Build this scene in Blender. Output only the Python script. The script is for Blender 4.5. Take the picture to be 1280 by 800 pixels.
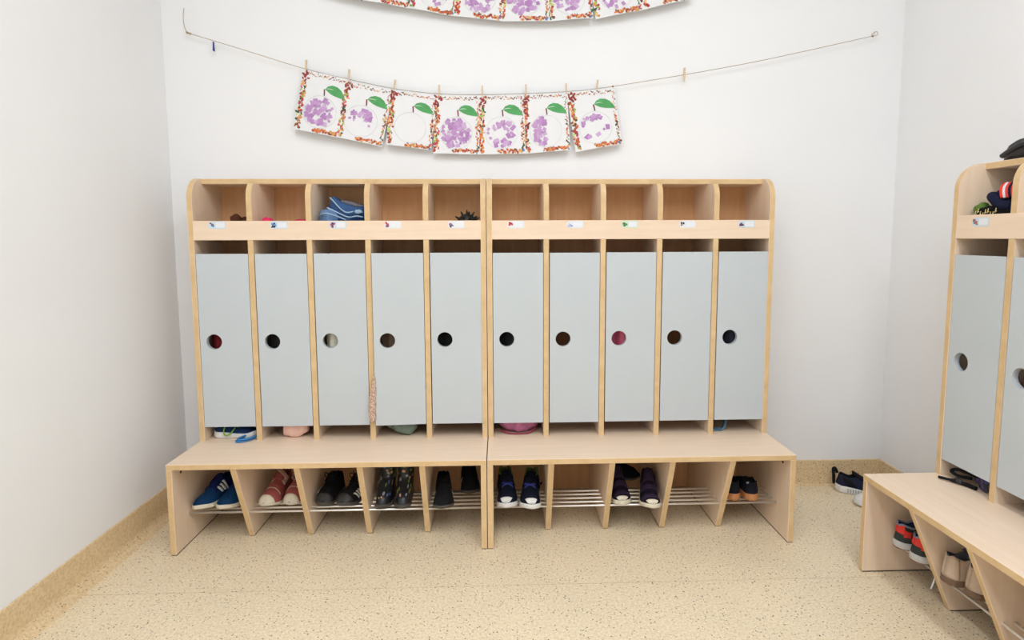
import bpy, bmesh, math, random
from mathutils import Vector, Matrix, noise

for o in list(bpy.data.objects): bpy.data.objects.remove(o)
SC = bpy.context.scene
COL = SC.collection

# ------------------------------------------------------------------ camera
F_PX, PITCH, YAW, ROLL = 750.54, .0987, .0357, -.0029
CAM = Vector((.0424, -2.2866, 1.0003)); PPX, PPY = 10.6, -29.5
cp, sp, cy_, sy_ = math.cos(PITCH), math.sin(PITCH), math.cos(YAW), math.sin(YAW)
FWD = Vector((sy_*cp, cy_*cp, -sp)); RGT = Vector((cy_, -sy_, 0)); UPV = RGT.cross(FWD)
cr, sr = math.cos(ROLL), math.sin(ROLL)
CR = RGT*cr + UPV*sr; CU = UPV*cr - RGT*sr
cam_d = bpy.data.cameras.new('camera'); cam = bpy.data.objects.new('camera', cam_d); COL.objects.link(cam)
cam_d.sensor_fit = 'HORIZONTAL'; cam_d.sensor_width = 36; cam_d.lens = F_PX*36/1280
cam_d.shift_x = -PPX/1280; cam_d.shift_y = PPY/1280; cam_d.clip_start = .05; cam_d.clip_end = 60
M = Matrix((CR, CU, -FWD)).transposed().to_4x4(); M.translation = CAM
cam.matrix_world = M
SC.camera = cam

def ray(px, py):
    u = (px-640-PPX)/F_PX; v = (py-400-PPY)/F_PX
    return FWD + CR*u - CU*v
def at(px, py, axis, val):
    """photo pixel -> point on the plane axis=val (the surface the thing touches)"""
    r = ray(px, py); t = (val-CAM[axis])/r[axis]
    return CAM + r*t

# ------------------------------------------------------------------ light
SC.view_settings.view_transform = 'Standard'; SC.view_settings.look = 'None'
SC.view_settings.gamma = 1; SC.view_settings.use_curve_mapping = False
SC.view_settings.exposure = .06
W = bpy.data.worlds.new('world'); SC.world = W; W.use_nodes = True
W.node_tree.nodes['Background'].inputs[0].default_value = (.9, .95, 1, 1)
W.node_tree.nodes['Background'].inputs[1].default_value = .3
ROOM_H, FRONT_Y = 2.75, -4.6
XL, XR, YB = -1.1685, 1.575, .012
def area(name, loc, target, sx, sy, power, color):
    d = bpy.data.lights.new(name, 'AREA'); d.shape = 'RECTANGLE'; d.size = sx; d.size_y = sy
    d.energy = power; d.color = color
    o = bpy.data.objects.new(name, d); COL.objects.link(o); o.location = loc
    o.rotation_euler = (Vector(target)-Vector(loc)).to_track_quat('-Z', 'Y').to_euler()
    return o
LAMP_L, LAMP_W = 2.7, .26
LAMPS = [((-.3, -2.7, ROOM_H-.05), 29, (.93, .955, 1)), ((.72, -2.7, ROOM_H-.05), 31, (.84, .92, 1))]
for i, (l, p, c) in enumerate(LAMPS):
    o = area('ceiling_lamp_light', l, (l[0], l[1], 0), LAMP_W, LAMP_L, p, c); o.rotation_euler = (0, 0, 0)
area('window_daylight', (.45, FRONT_Y+.06, 1.55), (.45, 0, 1.2), 2.0, 1.7, 3, (.84, .92, 1))

# ------------------------------------------------------------------ materials
MATS = {}
def lin(c):
    return tuple((x/12.92 if x <= .04045 else ((x+.055)/1.055)**2.4) for x in c)
def rgb(r, g, b): return lin((r/255, g/255, b/255))
def new_mat(name):
    m = bpy.data.materials.new(name); m.use_nodes = True
    nt = m.node_tree; return m, nt, nt.nodes['Principled BSDF']
def N(nt, t, **kw):
    n = nt.nodes.new(t)
    for k, v in kw.items():
        if k in n.inputs: n.inputs[k].default_value = v
        else: setattr(n, k, v)
    return n
def mat(name, col, rough=.6, metal=0, var=.12, scale=30, bump=.0, bscale=200, coat=0, sheen=0, spec=.5):
    """plain surface: base colour with a slight noise variation, optional fine relief"""
    if name in MATS: return MATS[name]
    m, nt, b = new_mat(name)
    tc = N(nt, 'ShaderNodeTexCoord')
    nz = N(nt, 'ShaderNodeTexNoise', Scale=scale, Detail=3.0)
    nt.links.new(tc.outputs['Object'], nz.inputs['Vector'])
    rp = N(nt, 'ShaderNodeValToRGB')
    rp.color_ramp.elements[0].position = .3; rp.color_ramp.elements[1].position = .7
    rp.color_ramp.elements[0].color = tuple(c*(1-var) for c in col)+(1,)
    rp.color_ramp.elements[1].color = tuple(min(1, c*(1+var)) for c in col)+(1,)
    nt.links.new(nz.outputs['Fac'], rp.inputs['Fac']); nt.links.new(rp.outputs['Color'], b.inputs['Base Color'])
    b.inputs['Roughness'].default_value = rough; b.inputs['Metallic'].default_value = metal
    b.inputs['Specular IOR Level'].default_value = spec
    b.inputs['Coat Weight'].default_value = coat; b.inputs['Sheen Weight'].default_value = sheen
    if bump:
        n2 = N(nt, 'ShaderNodeTexNoise', Scale=bscale, Detail=4.0)
        nt.links.new(tc.outputs['Object'], n2.inputs['Vector'])
        bp = N(nt, 'ShaderNodeBump', Strength=bump, Distance=.002)
        nt.links.new(n2.outputs['Fac'], bp.inputs['Height']); nt.links.new(bp.outputs['Normal'], b.inputs['Normal'])
    MATS[name] = m; return m
def wood(name, ca, cb, stretch, rough=.42):
    m, nt, b = new_mat(name)
    tc = N(nt, 'ShaderNodeTexCoord'); mp = N(nt, 'ShaderNodeMapping'); mp.inputs['Scale'].default_value = stretch
    nt.links.new(tc.outputs['Object'], mp.inputs['Vector'])
    nz = N(nt, 'ShaderNodeTexNoise', Scale=6.0, Detail=6.0, Roughness=.6, Distortion=.6)
    nt.links.new(mp.outputs['Vector'], nz.inputs['Vector'])
    rp = N(nt, 'ShaderNodeValToRGB'); rp.color_ramp.elements[0].position = .35; rp.color_ramp.elements[1].position = .68
    rp.color_ramp.elements[0].color = ca+(1,); rp.color_ramp.elements[1].color = cb+(1,)
    nt.links.new(nz.outputs['Fac'], rp.inputs['Fac']); nt.links.new(rp.outputs['Color'], b.inputs['Base Color'])
    b.inputs['Roughness'].default_value = rough; b.inputs['Specular IOR Level'].default_value = .3
    MATS[name] = m; return m
BEECH_A, BEECH_B = (.85, .655, .48), (.90, .715, .55)
BEECH_V = wood('beech_upright_grain', BEECH_A, BEECH_B, (9, 9, .8))
BEECH_H = wood('beech_level_grain', BEECH_A, BEECH_B, (.8, 9, 9))
EDGE = wood('beech_edge_band', (.68, .47, .24), (.78, .56, .31), (3, 3, 3), .4)
BACKB = wood('beech_back_board', (.70, .39, .185), (.78, .46, .235), (9, 9, .8), .5)  # orange bounce light and shade of the interiors put into the board's colour
GREY = mat('grey_door_laminate', (.565, .61, .635), .38, var=.015, scale=4)
WALLM = mat('white_wall_paint', (.91, .91, .915), .9, var=.012, scale=3, bump=.06, bscale=300, spec=.05)
CEILM = mat('white_ceiling_paint', (.91, .91, .91), .8, var=.01)
CHROME = mat('chrome_bar', (.88, .88, .88), .3, metal=.85, var=.02)
BLACKP = mat('black_plastic', (.02, .02, .02), .5)
TWINE = mat('jute_twine', (.42, .31, .18), .9, var=.3, scale=400)
PINW = mat('pale_clothespin_wood', (.72, .55, .36), .6, var=.12, scale=200)
PAPER = mat('white_paper', (.84, .84, .85), .8, var=.008)

def speckled(name, base, dens=1.0):
    m, nt, b = new_mat(name)
    tc = N(nt, 'ShaderNodeTexCoord')
    n0 = N(nt, 'ShaderNodeTexNoise', Scale=5.0, Detail=3.0); nt.links.new(tc.outputs['Object'], n0.inputs['Vector'])
    n1 = N(nt, 'ShaderNodeTexNoise', Scale=150.0, Detail=3.0); nt.links.new(tc.outputs['Object'], n1.inputs['Vector'])
    r0 = N(nt, 'ShaderNodeValToRGB'); r0.color_ramp.elements[0].position = .3; r0.color_ramp.elements[1].position = .7
    r0.color_ramp.elements[0].color = tuple(c*.97 for c in base)+(1,); r0.color_ramp.elements[1].color = tuple(c*1.03 for c in base)+(1,)
    nt.links.new(n0.outputs['Fac'], r0.inputs['Fac'])
    r1 = N(nt, 'ShaderNodeValToRGB'); r1.color_ramp.elements[0].position = .30; r1.color_ramp.elements[1].position = .62
    r1.color_ramp.elements[0].color = (.84, .78, .69, 1); r1.color_ramp.elements[1].color = (1.04, 1.04, 1.04, 1)
    nt.links.new(n1.outputs['Fac'], r1.inputs['Fac'])
    mx = N(nt, 'ShaderNodeMix', data_type='RGBA', blend_type='MULTIPLY'); mx.inputs['Factor'].default_value = 1
    nt.links.new(r0.outputs['Color'], mx.inputs['A']); nt.links.new(r1.outputs['Color'], mx.inputs['B'])
    prev = mx.outputs['Result']
    for sc, thr, col in ((100, .19, (.13, .085, .05)), (160, .20, (.24, .15, .08)), (70, .13, (.06, .045, .035))):
        # every cell holds one chip; only the cells with a low random value show it
        v = N(nt, 'ShaderNodeTexVoronoi', Scale=float(sc)); v.inputs['Randomness'].default_value = 1
        nt.links.new(tc.outputs['Object'], v.inputs['Vector'])
        lt = N(nt, 'ShaderNodeMath', operation='LESS_THAN'); lt.inputs[1].default_value = thr
        nt.links.new(v.outputs['Distance'], lt.inputs[0])
        sepc = N(nt, 'ShaderNodeSeparateColor'); nt.links.new(v.outputs['Color'], sepc.inputs[0])
        l2 = N(nt, 'ShaderNodeMath', operation='LESS_THAN'); l2.inputs[1].default_value = .33*dens
        nt.links.new(sepc.outputs[0], l2.inputs[0])
        mu = N(nt, 'ShaderNodeMath', operation='MULTIPLY'); nt.links.new(lt.outputs[0], mu.inputs[0]); nt.links.new(l2.outputs[0], mu.inputs[1])
        m2 = N(nt, 'ShaderNodeMix', data_type='RGBA'); nt.links.new(mu.outputs[0], m2.inputs['Factor'])
        nt.links.new(prev, m2.inputs['A']); m2.inputs['B'].default_value = col+(1,)
        prev = m2.outputs['Result']
    nt.links.new(prev, b.inputs['Base Color']); b.inputs['Roughness'].default_value = .45
    MATS[name] = m; return m
FLOORM = speckled('speckled_beige_vinyl', (.86, .735, .535))
BASEM = speckled('speckled_vinyl_upright_shade', (.80, .62, .38))  # same vinyl as the floor; shading of its upright face put into the colour
WELD = mat('vinyl_weld', (.58, .46, .31), .5)

def attr_mat(name, rough=.8):
    """printed colours come from the piece's own colour attribute"""
    m, nt, b = new_mat(name)
    a = N(nt, 'ShaderNodeAttribute'); a.attribute_name = 'print'
    nt.links.new(a.outputs['Color'], b.inputs['Base Color']); b.inputs['Roughness'].default_value = rough
    return m
PRINT = attr_mat('printed_colours')

# ------------------------------------------------------------------ helpers
def link(o, parent=None):
    COL.objects.link(o)
    if parent is not None: o.parent = parent
    return o
def mesh_obj(name, me, mats, parent=None, loc=(0, 0, 0), rot=(0, 0, 0)):
    o = bpy.data.objects.new(name, me)
    if not me.materials:
        for m in (mats if isinstance(mats, (list, tuple)) else [mats]): me.materials.append(m)
    o.location = loc; o.rotation_euler = rot
    return link(o, parent)
def tag(o, label=None, cat=None, group=None, kind=None):
    if label: o['label'] = label
    if cat: o['category'] = cat
    if group: o['group'] = group
    if kind: o['kind'] = kind
    return o
def empty(name, loc, rot=(0, 0, 0)):
    o = bpy.data.objects.new(name, None); o.empty_display_size = .05
    o.location = loc; o.rotation_euler = rot
    return link(o)
def bm_mesh(name, bm, smooth=False):
    bmesh.ops.recalc_face_normals(bm, faces=bm.faces)
    me = bpy.data.meshes.new(name); bm.to_mesh(me); bm.free()
    if smooth:
        me.polygons.foreach_set('use_smooth', [True]*len(me.polygons))
    return me
def py_mesh(name, verts, faces, smooth=False, mi=None):
    me = bpy.data.meshes.new(name); me.from_pydata([tuple(v) for v in verts], [], faces)
    if smooth: me.polygons.foreach_set('use_smooth', [True]*len(me.polygons))
    if mi: me.polygons.foreach_set('material_index', mi)
    me.update(); return me
def box_bm(bm, x0, x1, y0, y1, z0, z1, thin=None, bev=0):
    vs = [bm.verts.new((x, y, z)) for x in (x0, x1) for y in (y0, y1) for z in (z0, z1)]
    fs = []
    for idx, ax in (((0, 1, 3, 2), 0), ((4, 6, 7, 5), 0), ((0, 4, 5, 1), 1), ((2, 3, 7, 6), 1), ((0, 2, 6, 4), 2), ((1, 5, 7, 3), 2)):
        f = bm.faces.new([vs[i] for i in idx]); fs.append(f)
        if thin is not None: f.material_index = 0 if ax == thin else 1
    if bev:
        es = list({e for f in fs for e in f.edges})
        bmesh.ops.bevel(bm, geom=es, offset=bev, segments=1, affect='EDGES', profile=.5)
def box(name, x0, x1, y0, y1, z0, z1, mats, parent=None, thin=None, bev=.0012, loc=(0, 0, 0), rot=(0, 0, 0)):
    bm = bmesh.new(); box_bm(bm, x0, x1, y0, y1, z0, z1, thin, bev)
    return mesh_obj(name, bm_mesh(name, bm), mats, parent, loc, rot)
def profile_panel(name, prof, x0, x1, mats, parent=None, axis='x', bev=.0012):
    """polygon in (y,z) extruded along x; caps use mats[0], rim uses mats[1]"""
    bm = bmesh.new()
    a = [bm.verts.new((x0, y, z)) for y, z in prof]; b = [bm.verts.new((x1, y, z)) for y, z in prof]
    n = len(prof)
    f1 = bm.faces.new(a); f2 = bm.faces.new(b[::-1]); f1.material_index = f2.material_index = 0
    for i in range(n):
        f = bm.faces.new([a[i], b[i], b[(i+1) % n], a[(i+1) % n]]); f.material_index = 1
    if bev:
        bmesh.ops.bevel(bm, geom=list(set(f1.edges) | set(f2.edges)), offset=bev, segments=1, affect='EDGES', profile=.5)
    return mesh_obj(name, bm_mesh(name, bm), mats, parent)
def tube_mesh(name, pts, r, seg=8, closed=False):
    """round tube along a polyline; r a number or a list"""
    pts = [Vector(p) for p in pts]; n = len(pts); verts = []; faces = []
    up = Vector((0, 0, 1)); prev = None
    for i, p in enumerate(pts):
        if closed: t = pts[(i+1) % n]-pts[i-1]
        else: t = pts[min(i+1, n-1)]-pts[max(i-1, 0)]
        t.normalize()
        if prev is None:
            a = t.cross(up if abs(t.z) < .9 else Vector((1, 0, 0))).normalized()
        else:
            a = (prev - t*prev.dot(t)).normalized()
        prev = a; b = t.cross(a); rr = r[i] if isinstance(r, (list, tuple)) else r
        for k in range(seg):
            th = 2*math.pi*k/seg; verts.append(p + a*(rr*math.cos(th)) + b*(rr*math.sin(th)))
    m = n if closed else n-1
    for i in range(m):
        for k in range(seg):
            j = (i+1) % n
            faces.append((i*seg+k, i*seg+(k+1) % seg, j*seg+(k+1) % seg, j*seg+k))
    if not closed:
        faces.append(tuple(range(seg))[::-1]); faces.append(tuple((n-1)*seg+k for k in range(seg)))
    return py_mesh(name, verts, faces, True)
def tube(name, pts, r, m, parent=None, seg=8, closed=False):
    return mesh_obj(name, tube_mesh(name, pts, r, seg, closed), m, parent)
def spline(pts, n=8):
    """Catmull-Rom through points"""
    P = [Vector(p) for p in pts]; out = []
    for i in range(len(P)-1):
        p0 = P[max(i-1, 0)]; p1 = P[i]; p2 = P[i+1]; p3 = P[min(i+2, len(P)-1)]
        for k in range(n):
            t = k/n
            out.append(.5*((2*p1)+(p2-p0)*t+(2*p0-5*p1+4*p2-p3)*t*t+(3*p1-p0-3*p2+p3)*t**3))
    out.append(P[-1]); return out
def lerp_tab(tab, s):
    for i in range(len(tab)-1):
        a, b = tab[i], tab[i+1]
        if s <= b[0]:
            t = (s-a[0])/(b[0]-a[0]) if b[0] > a[0] else 0
            t = max(0, min(1, t)); return a[1]+(b[1]-a[1])*t
    return tab[-1][1]
def smooth_tab(tab, s, w=.03):
    return (lerp_tab(tab, s-w)+2*lerp_tab(tab, s)+lerp_tab(tab, s+w))/4
def sstep(a, b, x):
    t = max(0, min(1, (x-a)/(b-a))); return t*t*(3-2*t)

# ------------------------------------------------------------------ the room
def struct(o): o['kind'] = 'structure'; return o
fl = struct(box('floor', XL-.1, XR+.1, FRONT_Y, YB+.1, -.06, -.0022, [WELD], bev=0))
SEAM = -.6445
box('vinyl_sheet', XL, XR, SEAM+.0009, YB, -.0021, 0, [FLOORM], fl, bev=0)
box('vinyl_sheet', XL, XR, FRONT_Y, SEAM-.0009, -.0021, 0, [FLOORM], fl, bev=0)
struct(box('wall_back', XL-.1, XR+.1, YB, YB+.1, 0, ROOM_H, [WALLM], bev=0))
struct(box('wall_left', XL-.1, XL, FRONT_Y, YB, 0, ROOM_H, [WALLM], bev=0))
struct(box('wall_right', XR, XR+.1, FRONT_Y, YB, 0, ROOM_H, [WALLM], bev=0))
struct(box('ceiling', XL-.1, XR+.1, FRONT_Y, YB+.1, ROOM_H, ROOM_H+.08, [CEILM], bev=0))
# wall behind the camera with its window
wf = bmesh.new()
box_bm(wf, XL-.1, -.6, FRONT_Y-.1, FRONT_Y, 0, ROOM_H); box_bm(wf, 1.5, XR+.1, FRONT_Y-.1, FRONT_Y, 0, ROOM_H)
box_bm(wf, -.6, 1.5, FRONT_Y-.1, FRONT_Y, 0, .65); box_bm(wf, -.6, 1.5, FRONT_Y-.1, FRONT_Y, 2.45, ROOM_H)
struct(mesh_obj('wall_front', bm_mesh('wall_front', wf), [WALLM]))
wn = struct(empty('window_1', (.45, FRONT_Y-.05, .65)))
WHITEP = mat('white_window_plastic', (.82, .82, .82), .35, var=.01)
for nm, x0, x1, z0, z1 in (('window_frame', -1.05, 1.05, 0, .06), ('window_frame', -1.05, 1.05, 1.74, 1.8), ('window_frame', -1.05, -.99, .06, 1.74),
                           ('window_frame', .99, 1.05, .06, 1.74), ('window_mullion', -.03, .03, .06, 1.74)):
    box(nm, x0, x1, -.03, .03, z0, z1, [WHITEP], wn)
GLASS, nt_, b_ = new_mat('window_glass'); b_.inputs['Transmission Weight'].default_value = 1; b_.inputs['Roughness'].default_value = 0; b_.inputs['IOR'].default_value = 1.1
for x0, x1 in ((-.99, -.03), (.03, .99)): box('window_pane', x0, x1, -.004, .004, .06, 1.74, [GLASS], wn, bev=0)

HB = .104
def baseboard(name, p0, p1, inward, r):
    """coved vinyl skirting: profile swept from p0 to p1, inward = unit vector into the room"""
    prof = [(0, HB), (.0025, HB), (.004, HB-.004), (.004, r+.004)]
    for k in range(1, 7):
        a = math.pi/2*k/6; prof.append((.004+r*(1-math.cos(a)), .001+r*(1-math.sin(a))))
    prof += [(.004+r+.004, 0), (0, 0)]
    verts = []; n = len(prof)
    for p in (p0, p1):
        for d, z in prof: verts.append(Vector(p)+Vector(inward)*d+Vector((0, 0, z)))
    faces = [(i, (i+1) % n, n+(i+1) % n, n+i) for i in range(n)]+[tuple(range(n))[::-1], tuple(range(n, 2*n))]
    bm = bmesh.new(); vs = [bm.verts.new(v) for v in verts]
    for f in faces: bm.faces.new([vs[i] for i in f])
    return struct(mesh_obj(name, bm_mesh(name, bm), [BASEM]))
baseboard('baseboard_left', (XL, FRONT_Y, 0), (XL, YB, 0), (1, 0, 0), .03)
baseboard('baseboard_back', (XL, YB, 0), (XR, YB, 0), (0, -1, 0), .008)
baseboard('baseboard_right', (XR, FRONT_Y, 0), (XR, YB, 0), (-1, 0, 0), .008)
# ceiling luminaires around the lamps
EMIT, nt_, b_ = new_mat('lamp_diffuser'); b_.inputs['Emission Color'].default_value = (1, .96, .9, 1); b_.inputs['Emission Strength'].default_value = 1.5
for i, (l, p, c) in enumerate(LAMPS):
    lab = ['long white ceiling lamp on the bare wall side', 'long white ceiling lamp on the side-wall locker side'][i]
    t = tag(empty('ceiling_lamp', (l[0], l[1], ROOM_H)), lab, 'lamp', 'ceiling lamps')
    a, b = LAMP_W/2+.01, LAMP_L/2+.01
    for x0, x1, y0, y1 in ((-a-.02, -a, -b-.02, b+.02), (a, a+.02, -b-.02, b+.02), (-a, a, -b-.02, -b), (-a, a, b, b+.02)):
        box('lamp_frame', x0, x1, y0, y1, -.055, 0, [WHITEP], t)
    box('lamp_diffuser', -a, a, -b, b, -.03, -.02, [EMIT], t, bev=0)

# ------------------------------------------------------------------ cloakroom units
T = .018
DB, DC, DT, DF = .4424, .2233, .1509, .3217
H_B, H_T, Z_RT, Z_RB = .2974, .2974*0+1.2032, 1.0566, .9919
PITCHX = (1-T)/5
BARS = [-.234, -.263, -.293, -.323, -.352]; BAR_Z = .0995; BAR_R = .0038
SHELF_Z = BAR_Z+BAR_R
CUBBY_Z = Z_RB+.02
def arc_profile(front, top, r, back, bottom, n=10):
    p = [(back, bottom), (front, bottom), (front, top-r)]
    for k in range(1, n+1):
        a = math.pi/2*k/n; p.append((front+r-r*math.cos(a), top-r+r*math.sin(a)))
    p.append((back, top)); return p
RAD = DC-DT
def door_mesh(w, h, th, hx, hz, r):
    """plate w x h with a round hole; origin at hinge (right, front) edge; front face at y=0"""
    bm = bmesh.new(); n = 32
    per = []
    for k in range(n):      # boundary points in the direction of each hole vertex
        a = 2*math.pi*k/n; dx, dz = math.cos(a), math.sin(a)
        t = min([((0 if dx < 0 else w)-hx)/dx] if abs(dx) > 1e-6 else [9] + [9])
        t2 = ((0 if dz < 0 else h)-hz)/dz if abs(dz) > 1e-6 else 9
        t = min(t, t2); per.append((hx+dx*t, hz+dz*t, k))
    corners = [(0, 0), (w, 0), (w, h), (0, h)]
    def ang(x, z): return math.atan2(z-hz, x-hx) % (2*math.pi)
    ring = sorted([(ang(x, z), x, z, k) for x, z, k in per]+[(ang(x, z), x, z, None) for x, z in corners])
    F, B, HF, HBk = [], [], {}, {}
    for k in range(n):
        a = 2*math.pi*k/n
        HF[k] = bm.verts.new((hx+r*math.cos(a)-w, 0, hz+r*math.sin(a))); HBk[k] = bm.verts.new((hx+r*math.cos(a)-w, th, hz+r*math.sin(a)))
    for a, x, z, k in ring:
        F.append((bm.verts.new((x-w, 0, z)), k)); B.append((bm.verts.new((x-w, th, z)), k))
    m = len(ring)
    def last(i):
        while ring[i % m][3] is None: i -= 1
        return ring[i % m][3]
    def nxt(i):
        while ring[i % m][3] is None: i += 1
        return ring[i % m][3]
    for i in range(m):
        j = (i+1) % m; k0 = last(i); k1 = nxt(i+1)
        for RR, HH in ((F, HF), (B, HBk)):
            q = [RR[i][0], RR[j][0]]
            kj = ring[j][3]; ki = ring[i][3]
            if ki is not None and kj is not None: q += [HH[kj], HH[ki]]
            elif ki is not None: q += [HH[ki]]
            else: q += [HH[kj], HH[last(i)]]
            bm.faces.new(q)
        bm.faces.new([F[i][0], B[i][0], B[j][0], F[j][0]])
    for k in range(n):
        bm.faces.new([HF[k], HF[(k+1) % n], HBk[(k+1) % n], HBk[k]])
    bmesh.ops.remove_doubles(bm, verts=bm.verts, dist=1e-6)
    return bm_mesh('door', bm)
DOOR_W, DOOR_H, DOOR_Z = .1732, .5985, .3477
_cache = {}
def cached(key, fn):
    if key not in _cache: _cache[key] = fn()
    return _cache[key]
def cyl_mesh(name, r, h, n=16, axis='y'):
    bm = bmesh.new(); bmesh.ops.create_cone(bm, cap_ends=True, segments=n, radius1=r, radius2=r, depth=h)
    if axis == 'y': bmesh.ops.rotate(bm, verts=bm.verts, matrix=Matrix.Rotation(math.pi/2, 3, 'X'))
    if axis == 'x': bmesh.ops.rotate(bm, verts=bm.verts, matrix=Matrix.Rotation(math.pi/2, 3, 'Y'))
    return bm_mesh(name, bm)
def colour_flat(name, polys, parent, loc=(0, 0, 0), rot=(0, 0, 0), kind=None):
    """flat printed pieces: list of (points, colour); one mesh with a colour attribute"""
    verts, faces, cols = [], [], []
    for pts, c in polys:
        b = len(verts); verts += pts; faces.append(tuple(range(b, b+len(pts)))); cols += [c]*len(pts)
    me = py_mesh(name, verts, faces)
    at_ = me.color_attributes.new('print', 'FLOAT_COLOR', 'POINT')
    for i, c in enumerate(cols): at_.data[i].color = tuple(c)+(1,)
    o = mesh_obj(name, me, [PRINT], parent, loc, rot)
    if kind: o['kind'] = kind
    return o
def disc(cx, cz, rx, rz, y, n=12, rot=0):
    out = []
    for k in range(n):
        a = 2*math.pi*k/n; x, z = rx*math.cos(a), rz*math.sin(a)
        out.append((cx+x*math.cos(rot)-z*math.sin(rot), y, cz+x*math.sin(rot)+z*math.cos(rot)))
    return out
CARD = mat('pale_blue_card', (.62, .74, .84), .5, var=.02)
STRIP = mat('white_name_strip', (.82, .84, .87), .5, var=.01)
CARDW = mat('white_card', (.78, .80, .84), .5, var=.01)
def name_tag(unit, x, z, cols, back, seed):
    """sticker: rounded card with a little round picture and a blank name strip"""
    rnd = random.Random(seed); y = -DC-.0004
    w, h = .058, .024
    pts = []
    for cx, cz, a0 in ((x-w/2+h/2, z, 90), (x+w/2-.004, z-h/2+.004, 270)):
        rr = h/2 if a0 == 90 else .004
        rng = range(90, 271, 20) if a0 == 90 else range(270, 361, 30)
        pts += [(cx+rr*math.cos(math.radians(a)), cz+rr*math.sin(math.radians(a))) for a in rng]
    pts += [(x+w/2-.004+.004*math.cos(math.radians(a)), z+h/2-.004+.004*math.sin(math.radians(a))) for a in range(0, 91, 30)]
    n = len(pts); verts = [(a, y, b) for a, b in pts]+[(a, -DC, b) for a, b in pts]
    faces = [tuple(range(n))]+[(i, n+i, n+(i+1) % n, (i+1) % n) for i in range(n)]
    card = mesh_obj('name_tag', py_mesh('name_tag', verts, faces), [back], unit)
    s = .003
    mesh_obj('name_strip', py_mesh('name_strip', [(x-.004, y-.0003, z-h/2+s), (x+w/2-s, y-.0003, z-h/2+s), (x+w/2-s, y-.0003, z+h/2-s), (x-.004, y-.0003, z+h/2-s)], [(0, 1, 2, 3)]), [STRIP], card)
    polys = []
    for k in range(7):
        c = cols[k % len(cols)]
        polys.append((disc(x-.0165+rnd.uniform(-.0055, .0055), z+rnd.uniform(-.006, .006), rnd.uniform(.002, .0052), rnd.uniform(.002, .0042), y-.0003-.00008*k, 10, rnd.uniform(0, 3)), c))
    colour_flat('tag_picture', polys, card)
def make_unit(label, loc, rotz, tags, ajar=None, doors=5):
    u = tag(empty('cloakroom_unit', loc, (0, 0, rotz)), label, 'locker unit', 'cloakroom lockers with bench')
    V = [BEECH_V, EDGE]; Hm = [BEECH_H, EDGE]
    G = .0013
    # bench
    box('bench_seat', G, 1-G, -DB, -.003, H_B-T, H_B, Hm, u, thin=2)
    for x0 in (G, 1-T-G):
        s = box('bench_side_panel', x0, x0+T, -DB+.0005, -.003, .003, H_B-T, V, u, thin=0)
        box('floor_glide', x0+.001, x0+T-.001, -DB+.004, -.02, 0, .003, [BLACKP], s, bev=0)
        xi = x0+T if x0 < .5 else x0
        mesh_obj('screw_cap', cached('cap', lambda: cyl_mesh('screw_cap', .005, .002, 12, 'x')), [mat('brown_screw_cap', (.06, .03, .02), .5)], s,
                 (xi, -.39, .255))
    for k in range(1, 5):
        x0 = PITCHX*k
        d = profile_panel('bench_divider', [(-.003, .003), (-DF, .003), (-DB+.002, H_B-T), (-.003, H_B-T)], x0, x0+T, V, u)
        box('floor_glide', x0+.001, x0+T-.001, -DF+.004, -.02, 0, .003, [BLACKP], d, bev=0)
    box('bench_back_panel', T, 1-T, -.0075, -.0035, .012, H_B-T, [BACKB], u, bev=0)
    for y in BARS:
        mesh_obj('shoe_bar', cached('bar', lambda: tube_mesh('shoe_bar', [(T-.004, 0, 0), (1-T+.004, 0, 0)], BAR_R, 10)), [CHROME], u, (0, y, BAR_Z))
    # cabinet
    for x0 in (G, 1-T-G):
        profile_panel('side_panel', arc_profile(-DC, H_T, RAD, -.003, H_B), x0, x0+T, V, u)
    for k in range(1, 5):
        x0 = PITCHX*k; f = -DC+.0004
        p = [(-.008, H_B), (f, H_B), (f, Z_RB), (-DC+T, Z_RB), (-DC+T, Z_RT), (f, Z_RT), (f, H_T-RAD)]
        n = 10
        for j in range(1, n+1):
            a = math.pi/2*j/n; yy, zz = f+RAD-RAD*math.cos(a), H_T-RAD+RAD*math.sin(a)
            if zz < H_T-T: p.append((yy, zz))
        p += [(-DT-.012, H_T-T), (-.008, H_T-T)]
        profile_panel('divider', p, x0, x0+T, V, u, bev=0)
    box('top_panel', T, 1-T, -DT, -.003, H_T-T, H_T, Hm, u, thin=2)
    box('cabinet_back_panel', T, 1-T, -.0075, -.0035, H_B, H_T-T, [BACKB], u, bev=0)
    for k in range(5):
        x0 = PITCHX*k+T
        box('cubby_floor', x0, PITCHX*(k+1), -DC+T, -.008, Z_RB+.002, CUBBY_Z, Hm, u, thin=2, bev=0)
        hk = mesh_obj('coat_hook', tube_mesh('coat_hook', spline([(x0+.08, -.0075, .925), (x0+.08, -.05, .9235), (x0+.08, -.122, .9235), (x0+.08, -.138, .930)], 4), .003, 8), [CHROME], u)
    box('front_rail', T+.0003, 1-T-.0003, -DC, -DC+T, Z_RB, Z_RT, Hm, u, thin=1)
    for k in range(doors):
        x0 = PITCHX*k+T+.0034
        me = cached('door', lambda: door_mesh(DOOR_W, DOOR_H, .016, .0466, .646-DOOR_Z, .0262))
        dz = [0, -.0006, .0002, .0006, .001][k]
        ang = 0
        if ajar and k in ajar: ang = ajar[k]
        mesh_obj('door', me, [GREY], u, (x0+DOOR_W, -DC+.0005, DOOR_Z+dz), (0, 0, math.radians(ang)))
    for i, (x, cols, back) in enumerate(tags):
        name_tag(u, x, 1.0424 if rotz == 0 else 1.037, cols, back, i*7+int(loc[0]*10))
    return u
c = rgb
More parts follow.
